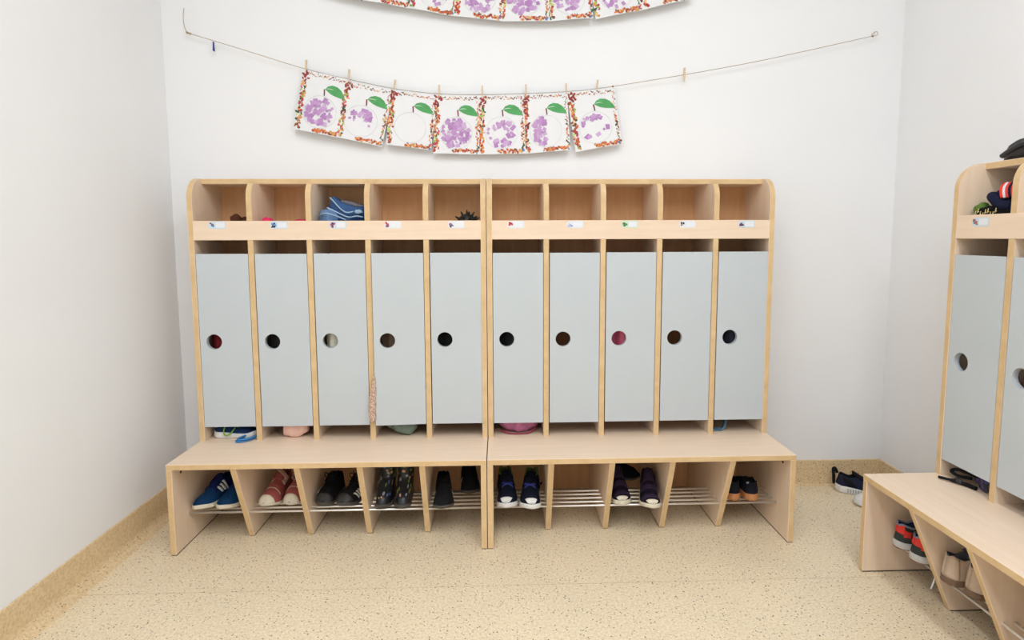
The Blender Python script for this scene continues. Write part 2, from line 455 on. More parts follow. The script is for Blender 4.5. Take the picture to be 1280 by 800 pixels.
TAGL = [(.0973, [c(40, 140, 170), c(200, 70, 70), c(90, 60, 60)], CARD), (.3025, [c(70, 90, 130), c(40, 45, 60), c(120, 170, 220)], CARD),
        (.4985, [c(150, 70, 110), c(90, 50, 80), c(180, 90, 90)], CARD), (.6837, [c(200, 70, 80), c(70, 100, 160), c(150, 90, 110)], CARDW),
        (.8973, [c(120, 120, 160), c(200, 100, 100), c(80, 80, 90)], CARDW)]
TAGR = [(.1001, [c(190, 50, 60), c(120, 60, 50), c(210, 80, 80)], CARDW), (.3031, [c(150, 160, 210), c(210, 215, 230)], CARDW),
        (.4922, [c(90, 150, 90), c(120, 90, 60), c(60, 120, 70)], mat('pale_green_card', (.6, .8, .62), .5, var=.02)),
        (.6924, [c(90, 90, 90), c(60, 50, 50), c(200, 200, 200)], CARDW), (.8981, [c(110, 60, 90), c(150, 70, 100), c(60, 40, 60)], CARD)]
TAGW = [(.103, [c(180, 120, 90), c(110, 70, 50), c(90, 150, 200)], CARD), (.303, [c(90, 120, 190), c(200, 90, 90)], CARD), (.5, [c(90, 150, 90)], CARDW)]
UL = make_unit('beech five-door cloakroom locker with bench, folded jeans in one of its cubbies', (-1, 0, 0), 0, TAGL, {3: 4.2})
UR = make_unit('beech five-door cloakroom locker with bench and five empty cubbies', (0, 0, 0), 0, TAGR)
UW = make_unit('beech cloakroom locker with bench against the side wall, black jacket lying on top', (1.5631, -.5994, 0), -math.pi/2, TAGW)
def uw(x, y, z):      # local point of the side-wall unit -> world
    return Vector((1.5631+y, -.5994-x, z))

# ------------------------------------------------------------------ garlands
def hang_string(name, pts, label, knots):
    t = tag(empty(name, pts[0]), label, 'string')
    o = Vector(pts[0])
    tube('cord', [p-o for p in spline([Vector(p) for p in pts], 6)], .0011, TWINE, t, 6)
    for k in knots:
        bm = bmesh.new(); bmesh.ops.create_icosphere(bm, subdivisions=2, radius=.0042)
        for v in bm.verts: v.co *= 1+.25*noise.noise(v.co*600)
        mesh_obj('knot', bm_mesh('knot', bm, True), [TWINE], t, Vector(k)-o)
    return t
YS = -.011
def P(px, py, y=YS): return at(px, py, 1, y)
top_px = [(379.3, 85.5), (434, 98.6), (491, 110.5), (546, 117), (600, 118.5), (653, 117), (708, 114.5), (766, 108)]
spts = [P(234, 41)]+[P(300, 61)]+[P(*q) for q in top_px]+[P(930, 80), P(1091, 45)]
st = hang_string('garland_string', spts, 'jute string sagging along the wall with seven plum sheets clipped on', [P(234, 41), P(1091, 45), P(766, 108)])
tube('loose_end', [p-Vector(spts[0]) for p in spline([P(234, 41), P(230.5, 33), P(229, 22), P(229.8, 10)], 5)], .0011, TWINE, st, 6)
HOOKM = mat('brass_cup_hook', (.55, .45, .30), .35, metal=1, var=.05)
def wall_hook(pt, label):
    t = tag(empty('wall_hook', (pt.x, YB, pt.z)), label, 'hook', 'hooks holding the string')
    x = 0
    tube('hook_shank', spline([(0, 0, .004), (0, YS-YB+.002, .004), (0, YS-YB-.008, .002), (0, YS-YB-.009, -.002), (0, YS-YB, -.003)], 5), .0012, HOOKM, t, 8)
    mesh_obj('hook_plate', cyl_mesh('hook_plate', .004, .002, 14, 'y'), [HOOKM], t, (0, -.001, .004))
    return t
wall_hook(P(234, 41), 'small metal hook where the loose string end hangs up')
t = tag(empty('wall_hook', (P(1095, 43).x, YB, P(1095, 43).z)), 'small ring hook at the far end of the string beside the corner', 'hook', 'hooks holding the string')
tube('hook_ring', [(.007*math.cos(a*math.pi/8), YS-YB, .003+.007*math.sin(a*math.pi/8)) for a in range(-6, 9)], .0013, HOOKM, t, 8)
tube('hook_shank', [(-.0035, 0, .007), (-.003, YS-YB, .0088)], .0013, HOOKM, t, 8)

FRUIT = [c(176, 62, 50), c(205, 92, 70), c(222, 150, 80), c(214, 120, 70), c(120, 60, 50), c(150, 180, 90), c(60, 90, 70), c(225, 190, 140), c(190, 70, 90), c(232, 170, 120), c(140, 90, 60)]
LEAFM = mat('printed_leaf_green', rgb(84, 165, 96), .7, var=.14, scale=25)
VEIN = mat('leaf_vein_white', (.75, .82, .74), .8, var=.01)
STEMM = mat('printed_stem_brown', rgb(120, 62, 62), .8)
PURPLE = [c(200, 160, 206), c(188, 142, 196), c(208, 174, 214), c(180, 132, 188), c(196, 152, 200)]
PENCIL = mat('faint_pencil_grey', (.70, .70, .72), .9, var=.02)
def sheet(TL, TR, BL, BR, seed, nscrap, spread, label, group, high=False, dx=0):
    """one hanging sheet of paper with fruit border, leaf, stem and purple scraps"""
    rnd = random.Random(seed)
    TL, TR, BL, BR = [Vector(v) for v in (TL, TR, BL, BR)]
    o = (TL+TR)/2
    t = tag(empty('plum_sheet', o), label, 'picture', group)
    def S(u, v, off=0):   # u across, v down; paper curls a little off the wall
        p = TL.lerp(TR, u).lerp(BL.lerp(BR, u), v)
        bow = -.0055*math.sin(math.pi*u)*(.3+.7*v)*(1 if seed % 2 else .6)-.010*v*v*(.6+.4*math.cos(3*u+seed))
        return Vector((p.x, p.y+bow-off, p.z))-o
    nu, nv = 8, 12; verts = []; faces = []
    for off in (0, -.0003):
        for j in range(nv+1):
            for i in range(nu+1): verts.append(S(i/nu, j/nv, off))
    B = (nu+1)*(nv+1)
    for j in range(nv):
        for i in range(nu):
            a = j*(nu+1)+i
            faces.append((a, a+nu+1, a+nu+2, a+1)); faces.append((B+a, B+a+1, B+a+nu+2, B+a+nu+1))
    mesh_obj('paper', py_mesh('paper', verts, faces, True), [PAPER], t)
    E1 = .0006
    def blob(u, v, ru, rv, rot, off, n=6):
        out = []
        for k in range(n):
            a = 2*math.pi*k/n; x, z = ru*math.cos(a), rv*math.sin(a)*1.36**-1*1.0
            out.append(S(u+x*math.cos(rot)-z*math.sin(rot)*.75, v+(x*math.sin(rot)+z*math.cos(rot))*.75, off))
        return out
    polys = []
    def put(u, v, s, col=None):
        if not (0.005 < u < .995 and .005 < v < .995): return
        col = col or rnd.choice(FRUIT); k = rnd.uniform(.85, 1.15)
        polys.append((blob(u, v, s*rnd.uniform(.7, 1.3), s*rnd.uniform(.7, 1.2), rnd.uniform(0, 3), E1+.00012*rnd.random()), tuple(min(1, x*k) for x in col)))
    for k in range(64):      # wide left border, grape corner at the top
        v = .02+.95*k/64
        put(rnd.uniform(.01, .115 if v > .15 else .16), v, rnd.uniform(.03, .048), (c(150, 60, 56) if v < .17 else c(200, 215, 120) if .66 < v < .76 and rnd.random() < .5 else None))
    for k in range(36):      # top row
        put(.06+.9*k/36, rnd.uniform(.02, .075), rnd.uniform(.014, .027), rnd.choice([c(120, 66, 60), c(222, 196, 170), c(196, 120, 110), c(214, 170, 120), c(130, 100, 80)]))
    for k in range(34):      # right border, thin above
        v = .06+.9*k/34
        put(rnd.uniform(.925, .985), v, rnd.uniform(.013, .024)*(1 if v < .45 else 1.6), c(70, 105, 80) if .84 < v < .9 else None)
    for k in range(34):      # bottom right border
        u = .42+.56*k/34
        put(u, rnd.uniform(.925, .98), rnd.uniform(.024, .042), c(90, 130, 175) if u > .92 and rnd.random() < .6 else rnd.choice([c(214, 120, 70), c(222, 160, 90), c(196, 84, 62), c(150, 80, 60)]))
    colour_flat('fruit_border', polys, t, kind='stuff')
    # plum outline
    cu, cv = .49+dx, .64
    ring = [S(cu+.35*math.cos(a*math.pi/20), cv+.275*math.sin(a*math.pi/20), .0006) for a in range(40)]
    tube('plum_outline', ring, .0005, PENCIL, t, 4, True)
    # purple scraps
    polys = []
    for k in range(nscrap):
        a = rnd.uniform(*spread[2:]) if len(spread) > 2 else rnd.uniform(0, 2*math.pi)
        rr = math.sqrt(rnd.uniform(spread[0]**2, spread[1]**2))
        u, v = cu-.01+.31*rr*math.cos(a), cv+.245*rr*math.sin(a)
        s = rnd.uniform(.026, .05); asp = rnd.uniform(.6, 1.6); rot = rnd.uniform(0, 3)
        q = []
        for x, z in ((-1, -1), (1, -1), (1, 1), (-1, 1)):
            x *= s*rnd.uniform(.8, 1.1); z *= s*asp*rnd.uniform(.8, 1.1)
            q.append(S(u+x*math.cos(rot)-z*math.sin(rot), v+(x*math.sin(rot)+z*math.cos(rot))*.75, .0007+.00002*k))
        polys.append((q, rnd.choice(PURPLE)))
    if polys: colour_flat('purple_scraps', polys, t, kind='stuff')
    # leaf, vein, stem
    lu, lv = .53+dx*.3, .245; n = 12; pts = []
    L = [(0, 0), (.05, -.055), (.14, -.085), (.25, -.075), (.34, -.03), (.41, .045), (.43, .105), (.33, .098), (.22, .085), (.12, .06), (.05, .028)]
    lf = mesh_obj('printed_leaf', py_mesh('printed_leaf', [S(lu+a, lv+b, .0008) for a, b in L], [tuple(range(len(L)))]), [LEAFM], t)
    Vn = [(.0, .0), (.06, -.022), (.13, -.026), (.19, -.012), (.13, -.018), (.06, -.012)]
    mesh_obj('leaf_vein', py_mesh('leaf_vein', [S(lu+a, lv+b, .0011) for a, b in Vn], [tuple(range(len(Vn)))]), [VEIN], lf)
    mesh_obj('printed_stem', py_mesh('printed_stem', [S(lu-.03, lv+.005, .0008), S(lu+.0, lv+.0, .0008), S(lu+.012, lv+.11, .0008), S(lu-.012, lv+.115, .0008)], [(0, 1, 2, 3)]), [STEMM], t)
    return t
YP = -.0125
Q = lambda px, py: at(px, py, 1, YP)
GP = 'plum sheets on the lower string'
SH = [((379.3, 86.8), (436.5, 99.5), (367.7, 161.5), (426.0, 173.2), 11, 70, (0, .95), 'plum collage sheet densely covered with purple scraps, first on the string from the loose end', 0),
      ((431.5, 101), (491.5, 112.5), (420.5, 171.5), (477.5, 183.5), 12, 26, (.35, .85, math.pi*.95, math.pi*2.15), 'plum collage sheet with an arch of purple scraps across the upper half', -.03),
      ((488, 112.5), (546, 119.5), (483.4, 181), (539, 188), 13, 0, (0, 1), 'plum sheet with bare empty outline and no purple scraps', 0),
      ((543, 119), (600, 120), (542, 191.8), (599, 193.4), 14, 85, (.1, 1.0), 'plum collage sheet crowded with large overlapping purple strokes, beside the bare outline', 0),
      ((598.4, 120), (655, 118.5), (598.2, 193.3), (657, 192.4), 15, 38, (.4, .95), 'plum collage sheet with a loose ring of separate purple scraps, beside the crowded one', 0),
      ((652.5, 118.5), (709, 116.5), (656, 192.5), (712.8, 188), 16, 38, (.1, .95, math.pi*.45, math.pi*1.5), 'plum collage sheet with purple scraps gathered on one half of the plum', 0),
      ((708.4, 116), (767.7, 110), (719.5, 190.4), (777, 180.2), 17, 17, (.5, .98), 'plum collage sheet with few scattered small scraps, last on the string', 0)]
for a, b, d, e, sd, ns, spd, lab, dx in SH: sheet(Q(*a), Q(*b), Q(*d), Q(*e), sd, ns, spd, lab, GP, dx=dx)
# higher string: only the lower ends of its sheets reach into the picture
UPB = [(400.5, -11, 457, 2.3), (454, 1.7, 512, 11.2), (512, 11, 567, 20.7), (567, 20.6, 627.5, 27), (625, 27, 686, 27.5), (686, 27.2, 741, 24), (744.5, 24.7, 803, 13.7), (803, 13.7, 864, -.5)]
HT = .214
tops = []
for i, (x0, y0, x1, y1) in enumerate(UPB):
    a, b = Q(x0, y0), Q(x1, y1); d = (b-a).normalized(); nrm = Vector((-d.z, 0, d.x))
    ta, tb = a+nrm*HT, b+nrm*HT; tops += [ta] if i else [ta]
    if i == len(UPB)-1: tops.append(tb)
    sheet(ta, tb, a, b, 30+i, [30, 40, 45, 55, 60, 45, 22, 40][i], (0.1, .98), 'plum collage sheet hanging from the higher string, only its lower edge showing', 'plum sheets on the higher string')
sp2 = [at(240, -125, 1, YS)]+[Vector((p.x, YS, p.z+.003)) for p in tops]+[at(1085, -125, 1, YS)]
hang_string('garland_string', sp2, 'jute string higher on the wall carrying the upper row of plum sheets', [sp2[0], sp2[-1]])
for p in (sp2[0], sp2[-1]): wall_hook(p, 'small metal hook carrying the higher string')
BLUEP = mat('dark_blue_clothespin_paint', rgb(44, 52, 130), .45)
SPRING = mat('spring_steel', (.6, .6, .6), .3, metal=1)
def pin(pt, h, rot, m, label, group, down=False):
    """mini clothespin: two tapered legs and a coiled spring, clipped over the cord"""
    t = tag(empty('clothespin', pt, (0, rot, math.pi if down else 0)), label, 'clothespin', group)
    w = .0056
    for s in (-1, 1):
        y0 = s*.0012
        prof = [(-.42*h, .0004*s+y0*.3), (-.1*h, s*.0022), (.1*h, s*.003), (.5*h, s*.0052), (.5*h, s*.0026), (.1*h, s*.0006), (-.42*h, s*.0002)]
        bm = bmesh.new()
        A = [bm.verts.new((-w/2*(1 if z > -.3*h else .8), y, z)) for z, y in prof]; B = [bm.verts.new((w/2*(1 if z > -.3*h else .8), y, z)) for z, y in prof]
        bm.faces.new(A); bm.faces.new(B[::-1])
        for k in range(len(A)): bm.faces.new([A[k], B[k], B[(k+1) % len(A)], A[(k+1) % len(A)]])
        mesh_obj('pin_leg', bm_mesh('pin_leg', bm), [m], t)
    tube('spring', [(-w/2-.0006+(w+.0012)*k/16, .0016*math.cos(k*math.pi/2), .0016*math.sin(k*math.pi/2)+.08*h) for k in range(17)], .0004, SPRING, t, 5)
    return t
PINL = 'small pale wooden clothespin holding plum sheets to the lower string'
for px, py, h, r in ((382.5, 82, 13, .1), (436, 94, 13.5, .12), (493, 107, 13.5, .2), (548.7, 113.5, 13.5, .06), (602.8, 114.5, 13.5, 0), (657.5, 113, 13.5, -.03), (707.8, 111.5, 13.5, -.02), (746.5, 106.5, 12.5, .1)):
    pin(at(px, py, 1, YS-.004), h*.00304, r, PINW, PINL, 'clothespins on the lower string')
pin(at(855.5, 94.5, 1, YS-.001), 18*.00304, 0, PINW, 'pale wooden clothespin alone on the bare stretch of string', 'clothespins on the lower string')
pin(at(267, 57.5, 1, YS-.001), -11.5*.00304, 0, BLUEP, 'dark blue clothespin hanging alone near the loose string end', 'clothespins on the lower string')
for p in tops: pin(Vector((p.x, YS-.004, p.z+.008)), .04, 0, PINW, 'small pale wooden clothespin holding sheets to the higher string', 'clothespins on the higher string')

# ------------------------------------------------------------------ shoes
WID = [(0, .0), (.012, .15), (.04, .24), (.1, .36), (.2, .405), (.35, .41), (.5, .43), (.65, .47), (.76, .49), (.86, .45), (.93, .35), (.975, .2), (.993, .1), (1, 0)]
class Shoe:
    """children's shoe, toe towards -y, heel at y=0, standing on z=0"""
    def __init__(s, L=.175, Wd=.068, H=.068, toe=.042, sole=.016, side=1, open_=.40, rise=.007, dip=.78):
        s.L, s.W, s.H, s.toe, s.sole, s.side, s.open, s.rise, s.dip = L, Wd, H, toe, sole, side, open_, rise, dip
    def hw(s, u): return lerp_tab(WID, u)*s.W if u < .15 or u > .88 else smooth_tab(WID, u)*s.W
    def cx(s, u): return s.side*s.W*.07*math.sin(math.pi*max(0, u-.25)/.75*.9)-s.side*s.W*.05*sstep(.7, 1, u)
    def zb(s, u): return s.rise*sstep(.72, 1, u)**1.3+s.rise*.35*sstep(.12, 0, u)
    def ztop(s, u): return s.zb(u)+s.sole*(1.12-.28*sstep(.2, .6, u))
    def h(s, u):
        return smooth_tab([(0, s.H*1.02), (.08, s.H), (.25, s.H*.86), (s.open, s.H*1.0), (.55, s.H*.84), (.7, s.toe*1.12), (.85, s.toe*.92), (.94, s.toe*.66), (.985, s.toe*.38), (1, s.toe*.22)], u, .02)
    def Pt(s, u, t, off=0):
        """surface of the upper; u heel->toe, t from -1 (one edge) over the top (0) to 1"""
        sg = 1 if t >= 0 else -1; k = 1-abs(t)        # k 0 at the sole, 1 at the middle
        b = sstep(s.open+.06, s.open-.05, u)*sstep(.0, .05, u)
        w = s.hw(u)*.97; H = max(.004, s.h(u)-s.ztop(u)+s.sole*.0)
        a = k*math.pi/2
        fx = math.cos(a)**.75 if k < 1 else 0; fz = math.sin(a)**.85 if k > 0 else 0
        cxs = [(0, 1), (.2, 1.0), (.4, .95), (.58, .86), (.66, .76), (.74, .62), (.86, .56), (1, 0)]
        czs = [(0, 0), (.2, .34), (.4, .68), (.58, .95), (.66, 1.0), (.74, .93), (.86, 1-s.dip), (1, 1-s.dip)]
        x = fx*(1-b)+lerp_tab(cxs, k)*b; z = fz*(1-b)+lerp_tab(czs, k)*b
        tap = 1-.13*sstep(.2, 1, z)*(1-.5*b)
        y = -s.L*u + (.010*(1-u/.12)*z if u < .12 else 0)*-1
        p = Vector((s.cx(u)+sg*x*w*tap, y, s.ztop(u)-.002+z*H))
        if off:
            e = .012
            du = s.Pt(min(1, u+e), t)-s.Pt(max(0, u-e), t); dt = s.Pt(u, min(1, t+.03))-s.Pt(u, max(-1, t-.03))
            n = dt.cross(du)
            if n.length > 1e-9:
                n.normalize()
                c0 = Vector((s.cx(u), -s.L*.5, s.sole+.25*s.H))
                if n.dot(p-c0) < 0: n = -n
                p = p+n*off
        return p
    def upper(s, nu=34, nt=28):
        us = [.0, .006, .015, .03]+[.03+.95*(i+1)/nu for i in range(nu)]+[.99, .997, 1.0]
        verts = []; faces = []; mi = []
        for u in us:
            for j in range(nt+1): verts.append(s.Pt(u, -1+2*j/nt))
        m = nt+1
        for i in range(len(us)-1):
            for j in range(nt):
                a = i*m+j; faces.append((a, a+1, a+m+1, a+m))
                tt = abs(-1+2*(j+.5)/nt); mi.append(1 if (tt < .36 and us[i] < s.open-.005) else 0)
        return py_mesh('upper', verts, faces, True, mi)
    def solem(s, flare=1.05, waist=.97):
        n = 60; us = []
        for i in range(n+1): us.append(.5-.5*math.cos(math.pi*i/n))
        loop = [(u, 1) for u in us]+[(u, -1) for u in us[-2:0:-1]]
        rings = []
        for fr, zf in ((.90, 0), (1.0, .10), (flare, .35), (waist*1.03, .7), (1.02, 1), (.80, 1.0)):
            r = []
            for u, sg in loop:
                uu = .5+(u-.5)*(1 if fr > .95 else .98); ww = s.hw(u)*fr
                yo = -s.L*(.5+(u-.5)*(1+.035*(fr-.95)/.1))
                r.append(Vector((s.cx(u)+sg*ww, yo, s.zb(u)+(s.ztop(u)-s.zb(u))*zf)))
            rings.append(r)
        verts = [v for r in rings for v in r]; m = len(loop); faces = []
        for i in range(len(rings)-1):
            for j in range(m): faces.append((i*m+j, i*m+(j+1) % m, (i+1)*m+(j+1) % m, (i+1)*m+j))
        faces.append(tuple(range(m))[::-1]); faces.append(tuple((len(rings)-1)*m+j for j in range(m)))
        return py_mesh('sole', verts, faces, True)
    def patch(s, name, u0, u1, t0, t1, off=.0014, nu=6, nt=10, skew=0, th=.0012):
        """raised piece lying on the upper"""
        verts = []; faces = []
        for o_ in (off, -.0006):
            for i in range(nu+1):
                for j in range(nt+1):
                    t = t0+(t1-t0)*j/nt; u = u0+(u1-u0)*i/nu+skew*(t-t0)
                    edge = (i in (0, nu) or j in (0, nt))
                    verts.append(s.Pt(min(max(u, 0), 1), t, o_-(.0004 if edge and o_ > 0 else 0)))
        m = nt+1; B = (nu+1)*m
        for i in range(nu):
            for j in range(nt):
                a = i*m+j; faces.append((a, a+1, a+m+1, a+m)); faces.append((B+a, B+a+m, B+a+m+1, B+a+1))
        rim = [i*m for i in range(nu+1)]+[nu*m+j for j in range(1, m)]+[i*m+nt for i in range(nu-1, -1, -1)]+[j for j in range(nt-1, 0, -1)]
        for k in range(len(rim)):
            a, b = rim[k], rim[(k+1) % len(rim)]; faces.append((a, b, B+b, B+a))
        return py_mesh(name, verts, faces, True)
    def tongue(s, up=.016, wd=.66):
        verts = []; faces = []; nu, nt = 8, 6
        for o_ in (0, .005):
            for i in range(nu+1):
                k = i/nu; u = s.open+.13-.20*k
                base = s.h(min(.98, u)) if k < .55 else s.h(s.open)
                z = s.h(s.open+.10)*(1-k)+(s.H+up)*k
                for j in range(nt+1):
                    tt = -1+2*j/nt; wx = s.hw(.45)*wd*(1-.18*(k > .9)-.10*k)
                    verts.append(Vector((s.cx(.45)+tt*wx, -s.L*u+o_, z-.006*tt*tt-o_*.3)))
        m = nt+1; B = (nu+1)*m
        for i in range(nu):
            for j in range(nt):
                a = i*m+j; faces.append((a, a+1, a+m+1, a+m)); faces.append((B+a, B+a+m, B+a+m+1, B+a+1))
        rim = [i*m for i in range(nu+1)]+[nu*m+j for j in range(1, m)]+[i*m+nt for i in range(nu-1, -1, -1)]+[j for j in range(nt-1, 0, -1)]
        for k in range(len(rim)):
            a, b = rim[k], rim[(k+1) % len(rim)]; faces.append((a, b, B+b, B+a))
        return py_mesh('tongue', verts, faces, True)
def fabric(name, col, rough=.85, var=.15, sheen=0): return mat(name, col, rough, var=var, scale=180, bump=.25, bscale=900, sheen=sheen, spec=.12)
def ground(t):
    pass
def shoe(name, label, cat, group, toe_pt, yaw, S, um, lm, sm, roll=0, pitch=0, heel=False, lift=0, flare=1.05):
    """toe_pt: where the toe (or the heel when heel=True) meets the support"""
    a = math.radians(yaw)
    R = Matrix.Rotation(a, 3, 'Z') @ Matrix.Rotation(math.radians(pitch), 3, 'X') @ Matrix.Rotation(math.radians(roll), 3, 'Y')
    o = Vector(toe_pt) - (Vector((0, 0, 0)) if heel else R @ Vector((0, -S.L*.97, 0)))
    o.z = toe_pt[2]+lift
    t = tag(empty(name, o, R.to_euler()), label, cat, group)
    mesh_obj('upper', S.upper(), [um, lm], t)
    mesh_obj('sole', S.solem(flare), [sm], t)
    return t
def laces(S, t, m, rows=4, bow=True):
    pts = []
    for k in range(rows):
        u = S.open+.06+.055*k
        pts += [S.Pt(u, -.22, .003), S.Pt(u+.012, 0, .004), S.Pt(u+.02, .22, .003), S.Pt(u+.04, 0.0, .0045)]
    tube('lace', spline(pts, 4), .0016, m, t, 6)
    if bow:
        c0 = S.Pt(S.open+.04, 0, .006)
        for sg in (-1, 1):
            tube('lace_loop', spline([c0, c0+Vector((sg*.012, -.002, .014)), c0+Vector((sg*.022, -.006, .018)), c0+Vector((sg*.016, -.012, .006)), c0+Vector((0, -.004, .001))], 5), .0015, m, t, 6)
            tube('lace_end', spline([c0, c0+Vector((sg*.008, -.012, .002)), c0+Vector((sg*.014, -.022, -.008))], 5), .0014, m, t, 6)
Zs = SHELF_Z
def shelf(px, py): p = at(px, py, 2, Zs); return Vector((p.x, p.y, Zs))
WSOLE = mat('white_rubber_sole', (.74, .73, .70), .6, var=.08, scale=60)
CREAM = mat('cream_rubber_sole', (.72, .66, .52), .6, var=.10, scale=60)
BLKSOLE = mat('charcoal_rubber_sole', (.07, .06, .05), .7)
BLKU = fabric('black_shoe_fabric', (.012, .012, .014))
BLKL = fabric('black_shoe_lining', (.008, .008, .01))
WHITE = mat('white_trim', (.8, .8, .8), .5, var=.02)

# compartment 1: blue trainers with three white stripes
BLUE1 = fabric('blue_trainer_mesh', rgb(18, 58, 98), .7); NAVY1 = fabric('navy_trainer_overlay', rgb(24, 34, 92), .7)
for i, (px, py, yaw, roll, lab) in enumerate(((246.5, 641, -20, -8, 'blue trainer with three white side stripes, leaning against its twin'), (276.5, 638.5, -13, 0, 'blue trainer with cream sole half hidden behind a slanted bench divider'))):
    S = Shoe(.172, .065, .078, .046, .017, 1)
    t = shoe('trainer', lab, 'shoe', 'shoes on the rack under the jeans locker', shelf(px, py), yaw, S, BLUE1, NAVY1, CREAM, roll=roll, lift=.005 if roll else .0006)
    mesh_obj('tongue', S.tongue(.010), [NAVY1], t)
    mesh_obj('overlay', S.patch('overlay', .02, .36, .42, .94, .0012), [NAVY1], t); mesh_obj('overlay', S.patch('overlay', .02, .36, -.94, -.42, .0012), [NAVY1], t)
    for u0 in (.46, .56): mesh_obj('strap', S.patch('strap', u0, u0+.075, -.62, .62, .003, nt=16), [NAVY1], t)
    for sg in (1,):
        for k in range(3):
            mesh_obj('stripe', S.patch('stripe', .30+.075*k, .345+.075*k, sg*.82, sg*.46, .0034 if k else .0030, nu=2, nt=6, skew=.20*sg*-1 if sg > 0 else .2), [WHITE], t)
    mesh_obj('heel_loop', S.patch('heel_loop', .0, .05, -.3, .3, .003), [NAVY1], t)

# compartment 2: pink hook-and-loop shoes
PINK1 = fabric('dusty_pink_leather', rgb(168, 92, 86), .55, .08); PINKL = fabric('pink_lining', rgb(150, 96, 92)); STRAPP = fabric('pale_pink_strap', rgb(206, 172, 160), .6, .06)
for i, (px, py, yaw, lab) in enumerate(((331, 634.5, -10, 'dusty pink shoe with its pale strap flipped open upward'), (362, 633, -10, 'dusty pink shoe with cream toe cap standing beside its twin with open strap'))):
    S = Shoe(.168, .069, .078, .050, .011, -1 if i else 1)
    t = shoe('strap_shoe', lab, 'shoe', 'shoes on the rack under the jeans locker', shelf(px, py), yaw, S, PINK1, PINKL, CREAM)
    mesh_obj('toe_cap', S.patch('toe_cap', .885, .995, -.97, .97, .0016, nu=8, nt=20), [CREAM], t)
    mesh_obj('tongue', S.tongue(.012), [PINK1], t)
    mesh_obj('strap', S.patch('strap', .40, .50, -.6, .6, .004, nt=16), [STRAPP], t)
    mesh_obj('strap', S.patch('strap', .60, .68, -.5, .5, .003, nt=16), [PINK1], t)
    mesh_obj('stitch_band', S.patch('stitch_band', .715, .735, -.7, .7, .002, nu=2, nt=16), [STRAPP], t)
    if True:
        p0 = S.Pt(.45, .55 if i == 0 else -.5, .004)
        L = [p0, p0+Vector((.006, .0, .014)), p0+Vector((-.012, .006, .030)), p0+Vector((-.034, .012, .042 if i == 0 else .03))] if i == 0 else [p0, p0+Vector((-.006, -.002, .012)), p0+Vector((.004, .004, .022)), p0+Vector((.03, .01, .024))]
        path = spline(L, 5); verts = []; faces = []
        for q in path:
            for dy, dn in ((-.008, 0), (.008, 0), (.008, .002), (-.008, .002)): verts.append(q+Vector((dn*.6, dy, dn)))
        for k in range(len(path)-1):
            for j in range(4): faces.append((k*4+j, k*4+(j+1) % 4, k*4+4+(j+1) % 4, k*4+4+j))
        mesh_obj('loose_strap', py_mesh('loose_strap', verts, faces), [STRAPP], t)

# compartment 3: black trainers
for i, (px, py, yaw, lab) in enumerate(((404, 634, -5, 'plain black trainer toe outward beside the striped black one'), (428, 634.5, -16, 'black trainer with white side stripes half behind a slanted divider'))):
    S = Shoe(.168, .068, .070, .050, .015, -1 if i == 0 else 1)
    t = shoe('black_trainer', lab, 'shoe', 'shoes on the rack under the jeans locker', shelf(px, py), yaw, S, BLKU, BLKL, BLKSOLE)
    mesh_obj('tongue', S.tongue(.012), [BLKU], t)
    mesh_obj('toe_cap', S.patch('toe_cap', .86, .99, -.9, .9, .0012, nu=6, nt=16), [mat('black_toe_rubber', (.03, .03, .03), .6)], t)
    laces(S, t, BLKU)
    if i == 1:
        c0 = S.Pt(S.open+.02, 0, .006)
        for sg in (-1, 1): tube('lace_loop', spline([c0, c0+Vector((sg*.008, 0, .016)), c0+Vector((sg*.016, .002, .032))], 5), .002, BLKU, t, 6)
    for k in range(3):
        for sg in ((-1, 1)[i],): mesh_obj('stripe', S.patch('stripe', .52+.075*k, .56+.075*k, sg*.92, sg*.5, .0022, nu=2, nt=6, skew=.20*sg*-1 if sg > 0 else .2), [WHITE], t)

